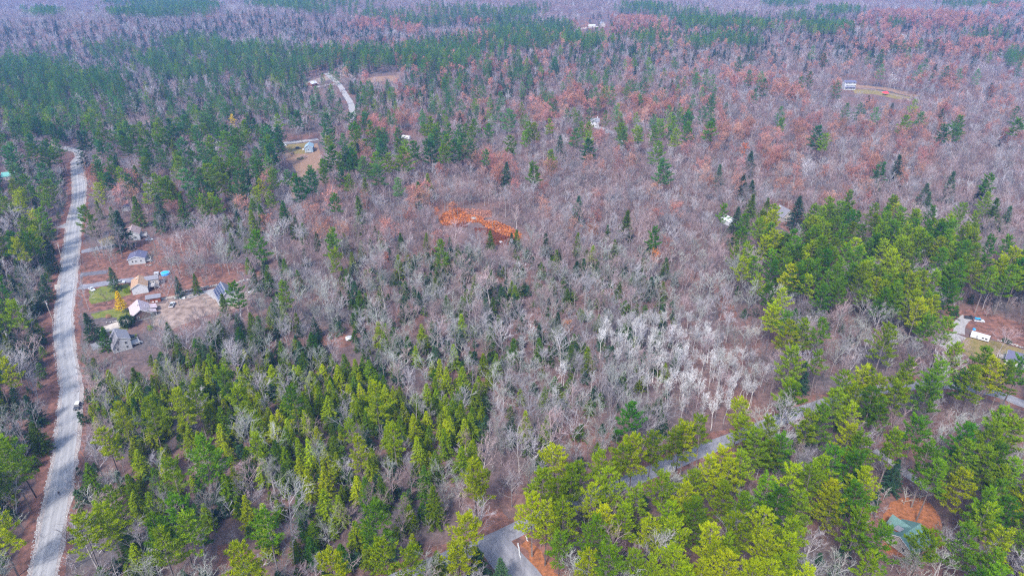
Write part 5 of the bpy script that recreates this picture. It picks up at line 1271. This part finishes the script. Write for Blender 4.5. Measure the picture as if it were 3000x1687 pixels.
def stone_wall(label, px, step=.62, rows=2, size=.42):
    ln = smooth_line(px_line(px), step * K)
    e = empty('stone_wall', (ln[0][0].x, ln[0][0].y, 0), 0, label, 'stone wall'); e.scale = (K, K, K)
    for p, t in ln:
        for r in range(rows):
            s = srg.uniform(.7, 1.35) * size
            o = link('stone', STONES[srg.randrange(5)], e, ((p.x - ln[0][0].x) * UNIT + srg.uniform(-.35, .35), (p.y - ln[0][0].y) * UNIT + srg.uniform(-.35, .35), s * .35 + r * size * .75), (srg.uniform(-.3, .3), srg.uniform(-.3, .3), srg.uniform(0, 6)))
            o.scale = (s, s * srg.uniform(.6, 1), s * srg.uniform(.6, .9))
stone_wall('fieldstone wall between the woodlot and the earth yard', [(528, 860), (552, 854), (580, 849), (605, 845), (634, 839)], .55, 3, .55)
stone_wall('fieldstone wall running on behind the big yard pine', [(688, 833), (708, 826), (730, 821), (748, 824)], .55, 2, .55)
stone_wall('low stone edging above the sand driveway', [(312, 945), (330, 944), (352, 941)], .6, 2, .4)
stone_wall('low stone wall above the lawn of the white house', [(2925, 998), (2960, 1008), (2995, 1019), (3030, 1030)], .6, 2, .45)
stone_wall('tumbled stones under the slate-roofed house yard', [(425, 779), (445, 777)], .6, 2, .35)
def boulder(label, px, s, flat=.6, m=None):
    p = gp(*px); o = link('boulder', STONES[srg.randrange(5)].copy(), None, (p.x, p.y, p.z + s * .2), (0, 0, srg.uniform(0, 6))); o.scale = (s, s * .8, s * flat)
    if m: o.data.materials[0] = m
    tag(o, label, 'boulder')
pale = mat('pale_rock', (.24, .24, .25), (.38, .38, .39), 1.5, .9, 4)
boulder('big pale boulder in the bare woods below the hemlocks', (1022, 993), 1.7, .7, pale)
boulder('grey boulder on top of the orange knoll', (1389, 642), 1.6, .7)
boulder('white rock low on the orange knoll', (1467, 710), 1.1, .5, pale)
boulder('pale rock slab on the right flank of the orange knoll', (1462, 676), 1.3, .35, pale)
boulder('pale rock on the left flank of the orange knoll', (1342, 652), .9, .5, pale)
boulder('white rock at the far end of the solar barn yard', (735, 838), 1.0, .6, pale)
def rubble():
    """broken stone along both edges of the pale road, too small to count"""
    rg = np.random.default_rng(4); sm = smooth_line(ML2[:-4], 1.0)
    base = np.array([v.co[:] for v in STONES[0].vertices]); faces = [tuple(f.vertices) for f in STONES[0].polygons]
    mb = MB()
    for i in range(len(sm) - 1):
        p = sm[i][0]; d = (sm[i + 1][0] - p).normalized(); n = Vector((d.y, -d.x, 0)); w = float(np.interp(sm[i][1], range(len(MW)), MW))
        for side, num in ((-1, 5), (1, 2)):
            for _ in range(num):
                q = p + d * rg.uniform(-.5, .5) + n * side * (w / 2 + rg.uniform(.25, 1.15)); s = rg.uniform(.07, .21)
                a = rg.uniform(0, 6.28); c, sn = math.cos(a), math.sin(a)
                mb.add([(q.x + (v[0]*c - v[1]*sn) * s, q.y + (v[0]*sn + v[1]*c) * s, .05 + v[2] * s * .6 + .02) for v in base], faces)
    tag(mb.build('rubble', mat('pale_rubble', (.19, .18, .175), (.38, .365, .355), 3, .9, 3, space='pos')), 'pale broken stone along both edges of the road', None, None, 'stuff')
rubble()
# golden tree and yard shrubs
def shrub_shape(seed, H, w, n, size, m, fill=.55):
    rg = np.random.default_rng(seed)
    d = unit(rg.normal(0, 1, (n, 3))); r = rg.uniform(fill, 1, (n, 1)) * (1 + .18 * np.sin(d[:, :1] * 7 + seed) * np.cos(d[:, 1:2] * 5))
    p = d * r * np.array([w / 2, w / 2, H / 2]) + np.array([0, 0, H * .5]); p[:, 2] = np.maximum(p[:, 2], .05)
    tri = blades(rg, p, unit(d + rg.normal(0, .6, (n, 3))), rg.uniform(.7, 1.3, n) * size, rg.uniform(.6, 1.1, n) * size * .7)
    st = [[0, 0, 0, *(np.array([math.cos(a) * w * .25, math.sin(a) * w * .25, H * .6])), .05, .02] for a in (0, 2, 4)]
    return tri, segs_to_quads(np.array(st))
def shrub(label, px, H, w, m, n=900, size=.3, seed=0, group=None):
    p = gp(*px); e = empty('shrub', (p.x, p.y, p.z - .03), seed, label, 'shrub', group); e.scale = (K, K, K)
    tri, st = shrub_shape(seed, H, w, n, size, m)
    link('stem', np_mesh('stem', None, [M['bark']], quads=st), e); link('foliage', np_mesh('foliage', tri, [M[m]]), e)
tr, br, tri = hemlock(900, 8.6, 5.2, droop=-6, gap=.36, start=.16, rag=.12)
p = gp(361, 916); e = empty('golden_tree', (p.x, p.y, 0), 0, 'yellow-orange teardrop-shaped tree on the lawn of the pink-roofed house', 'tree'); e.scale = (1.0, 1.0, 1.0)
link('trunk', np_mesh('trunk', None, [M['bark']], quads=segs_to_quads(tr)), e); link('crown', np_mesh('crown', tri, [M['gold'], M['bark']], [0] * len(tri) + [1] * (len(br) * 3), quads=segs_to_quads(br)), e)
tr, br, tri = pine(910, 12.0, 6.5, .2); p = gp(677, 337, 12)
e = empty('pine_tree', p, 0, 'golden-yellow pine in the mid-distance woods', 'pine'); link('trunk', np_mesh('trunk', None, [M['bark_dark']], quads=segs_to_quads(tr)), e); link('crown', np_mesh('crown', tri, [M['gold'], M['bark_dark']], [0] * len(tri) + [1] * (len(br) * 3), quads=segs_to_quads(br)), e)
shrub('large round dark green shrub in front of the pink-roofed house', (376, 957), 6.2, 7.0, 'hem_dark', 2600, .5, 1)
shrub('bright green bush at the corner of the tan-roofed house', (371, 857), 2.2, 3.2, 'hem_lime', 700, .3, 2)
shrub('reddish bare bush on the lawn below the yellow tree', (318, 930), 1.8, 2.6, 'oak', 420, .25, 3)
shrub('round green bush by the drive of the saltbox house', (297, 976), 3.4, 4.4, 'hem_green', 1200, .36, 4)
shrub('low brown hedge shrub in the sandy clearing, left one', (856, 452), 1.8, 3.6, 'twig_red', 600, .3, 5)
shrub('low brown hedge shrub in the sandy clearing, wide one', (890, 462), 1.8, 7.0, 'twig_red', 900, .3, 6)
shrub('low green hedge shrub in front of the brown one in the clearing', (880, 467), 1.6, 6.5, 'hem_dark', 1000, .3, 7)
shrub('dark green bush by the stone wall right of the white trailer', (2948, 1003), 1.8, 4.2, 'hem_dark', 900, .3, 8)
shrub('light green bush on bare earth below the pink-roofed house', (442, 967), 2.6, 2.8, 'pine_lime', 700, .32, 9)
shrub('green bush behind the steep-roofed house among the pines', (2292, 619), 2.6, 7.0, 'hem_lime', 1000, .36, 10)
# orange bracken on the knoll
def bracken():
    rg = np.random.default_rng(21); cols = ('oak_orange', 'oak_orange', 'oak', 'rust')
    M['rust'] = leafmat('bracken_rust', (.085, .026, .020), (.17, .055, .035), .2, .015, .2, .6)
    P_, Dv, Lw, mi = [], [], [], []
    for pl, k, n in ([(1285,648),(1300,625),(1345,610),(1370,630),(1420,640),(1415,652),(1360,655),(1330,660),(1300,662)], 0, 6400), ([(1400,650),(1450,648),(1500,670),(1530,690),(1520,705),(1470,690),(1430,672)], 0, 5600), ([(1390,668),(1440,672),(1490,690),(1520,712),(1480,720),(1410,715),(1395,700)], 2, 4600), ([(1325,655),(1360,650),(1370,665),(1330,668)], 2, 1200), ([(1340,610),(1440,618),(1440,640),(1360,630)], 1, 1600):
        us = [a for a, b in pl]; vs_ = [b for a, b in pl]; c = 0
        while c < n:
            u, v = rg.uniform(min(us), max(us)), rg.uniform(min(vs_), max(vs_))
            if not in_poly(np.array([u]), np.array([v]), pl)[0]: continue
            q = gp(u, v); P_.append([q.x, q.y, q.z + rg.uniform(0, .7 if k == 0 else .5)]); mi.append(0 if k == 0 else (1 if k == 1 else 2)); c += 1
            if k == 0 and rg.random() < .5: mi[-1] = int(rg.integers(1, 3))
    P_ = np.array(P_); n = len(P_)
    tri = blades(rg, P_, unit(rg.normal(0, 1, (n, 3)) * np.array([1, 1, .5]) + np.array([0, 0, .35])), rg.uniform(.35, .7, n), rg.uniform(.2, .42, n))
    tag(link('undergrowth', np_mesh('bracken', tri, [M['oak_orange'], M['oak'], M['rust']], mi)), 'orange and rust bracken covering the rocky knoll', None, None, 'stuff')
bracken()
# yard things by the solar barn
def plank(e, a, b, w, h):
    a, b = Vector(a), Vector(b); d = (b - a); n = Vector((-d.y, d.x, 0)).normalized() * w / 2; u = Vector((0, 0, h))
    MB().add([a - n, b - n, b + n, a + n, a - n + u, b - n + u, b + n + u, a + n + u], [(0,3,2,1),(4,5,6,7),(0,1,5,4),(1,2,6,5),(2,3,7,6),(3,0,4,7)]).build('plank', B['wood'], e)
p0 = gp(540, 868); e = empty('lumber_pile', (p0.x, p0.y, 0), R(18), 'pile of long weathered planks and poles in the earth yard', 'lumber pile'); e.scale = (K, K, K)
for i in range(26):
    y = srg.uniform(-2.2, 2.0); x = srg.uniform(-5, 3); l = srg.uniform(3, 6.5); z = srg.choice([.03, .18, .33]); t = srg.uniform(-.35, .35)
    plank(e, (x, y, z), (x + l, y + t, z + srg.uniform(0, .05)), srg.uniform(.15, .35), .1)
p0 = gp(500, 872); e = empty('lumber_pile', (p0.x, p0.y, 0), R(22), 'long poles lying behind the brown shed', 'lumber pile'); e.scale = (K, K, K)
for i in range(9): plank(e, (-5 + srg.uniform(-1, 1), i * .28 - 1, .03), (4 + srg.uniform(-1, 1.5), i * .30 - .8, .08), .16, .12)
def crate(name, label, px, yaw, dims, m, cat):
    p = gp(*px); e = empty(name, p, R(yaw), label, cat); e.scale = (K, K, K); x, y, z = dims
    MB().prism([(-y / 2, .15), (y / 2, .15), (y / 2, z - .1), (y * .42, z), (-y * .42, z), (-y / 2, z - .1)], 'x', -x / 2, x / 2).build('body', B[m], e)
    MB().box(-x / 2 - .05, x / 2 + .05, -y / 2 - .05, y / 2 + .05, .02, .147).build('skid', B['wood'], e)
    MB().box(-x * .1, x * .1, -y / 2 - .04, -y / 2 - .003, .3, z * .7).build('hatch', B['metal_dark'], e)
crate('storage_bin', 'black storage bin at the end of the plank pile', (521, 861), 20, (2.4, 1.4, 1.3), 'paint_dark', 'storage bin')
crate('storage_bin', 'dark blue bin among the planks in the earth yard', (531, 868), 20, (1.5, 1.0, .9), 'solar', 'storage bin')
crate('storage_bin', 'flat white bin beside the planks near the white pickup', (535, 875), 22, (2.6, 1.5, .6), 'tarp_white', 'storage bin')
crate('storage_bin', 'flat grey bin beside the planks near the brown shed', (521, 873), 22, (3.2, 1.4, .5), 'alu', 'storage bin')
crate('storage_bin', 'small bright blue bin above the white trailer', cT(1315, 575), 0, (1.0, .9, .9), 'tarp_blue', 'storage bin')
crate('storage_bin', 'white box at the edge of the clearing of the blue-grey house', (837, 428), 5, (1.6, 1.4, 1.3), 'tarp_white', 'storage bin')
crate('storage_bin', 'white box at the front of the blue-grey house', (889, 440), 5, (1.4, 1.0, 1.0), 'tarp_white', 'storage bin')
def tarp(label, px, yaw, x, y, h, m):
    rg = random.Random(px[0]); n = 8; vs = []
    for i in range(n + 1):
        for j in range(n + 1):
            u, v = i / n - .5, j / n - .5
            vs.append((u * x + rg.uniform(-.1, .1), v * y + rg.uniform(-.1, .1), max(.03, h * (1 - (2 * abs(u)) ** 2.5) * (1 - (2 * abs(v)) ** 2.5) * rg.uniform(.75, 1.1))))
    p = gp(*px); o = MB().add(vs, [(i*(n+1)+j, (i+1)*(n+1)+j, (i+1)*(n+1)+j+1, i*(n+1)+j+1) for i in range(n) for j in range(n)]).build('tarp', B[m], None, (p.x, p.y, p.z), (0, 0, R(yaw)))
    o.scale = (K, K, K); tag(o, label, 'tarp')
tarp('white sheet crumpled on the ground beyond the solar barn', cS(2235, 620), 60, 4.6, 2.6, .9, 'tarp_white')
p = gp(*cC(2190, 200)); e = empty('pool', (p.x, p.y, 0), R(10), 'round blue pool behind the tan-roofed house', 'pool'); e.scale = (K, K, K)
MB().tube((0, 0, .0), (0, 0, 1.1), 2.3, n=24).build('wall', B['tarp_blue'], e); MB().tube((0, 0, 1.101), (0, 0, 1.14), 2.38, n=24).build('rim', B['trim'], e); MB().tube((0, 0, 1.141), (0, 0, 1.16), 2.2, n=24).build('cover', B['tarp_blue'], e)
crate('storage_bin', 'pale grey cabinet between the tan-roofed house and the pool', cC(1975, 215), 12, (2.4, 2.0, 1.6), 'alu', 'storage bin')
def fallen_log(label, a, b, r, m):
    p, q = gp(*a), gp(*b); rg = random.Random(1); e = empty('fallen_log', (p.x, p.y, 0), 0, label, 'log')
    d = q - p; mb = MB(); prev = Vector((0, 0, r)); n = 7
    for i in range(n):
        nx = d * ((i + 1) / n) + Vector((rg.uniform(-.12, .12), rg.uniform(-.12, .12), r)); mb.tube(prev, nx, r * (1 - i * .06), r * (1 - (i + 1) * .06), 7); prev = nx
    mb.build('stem', m, e)
    if r > .25: MB().tube(d * .55 + Vector((0, 0, r)), d * .62 + Vector((.7, .2, r + .5)), r * .4, r * .15, 5).build('branch_stub', m, e)
wb = mat('white_bark', (.30, .30, .30), (.44, .44, .44), 2, .8, 4)
fallen_log('white fallen birch log at the edge of the junction', (1518, 1592), (1525, 1637), .17, wb)
fallen_log('short white log at the foot of a dark trunk by the junction', (1541, 1570), (1546, 1585), .13, wb)
fallen_log('grey fallen trunk on the leaves by the green-roofed house', (2690, 1456), (2660, 1440), .3, M['bark_dark'])
fallen_log('dark fallen trunk at the bottom below the green-roofed house', (2615, 1628), (2665, 1656), .3, M['bark_dark'])

# ------------------------------------------------------------------ haze: the air between the camera and the far woods
hz = MB().box(-1600, 1600, -160, 2350, -24, 123.5)
m = bpy.data.materials.new('haze'); m.use_nodes = True; m.node_tree.nodes.clear()
_o = m.node_tree.nodes.new('ShaderNodeOutputMaterial'); _v = m.node_tree.nodes.new('ShaderNodeVolumePrincipled')
_v.inputs['Color'].default_value = (.24, .46, 1.0, 1); _v.inputs['Density'].default_value = 0.00017 / UNIT; _v.inputs['Anisotropy'].default_value = .2
m.node_tree.links.new(_v.outputs[0], _o.inputs['Volume'])
tag(hz.build('haze', m), 'thin bluish haze over the woods', None, None, 'stuff')

# ------------------------------------------------------------------ scene units to metres (the place was laid out in units of 1.4 m)
for o in list(S.objects):
    if o.parent is None and o.type in ('MESH', 'EMPTY'):
        o.location = o.location * UNIT; o.scale = o.scale * UNIT
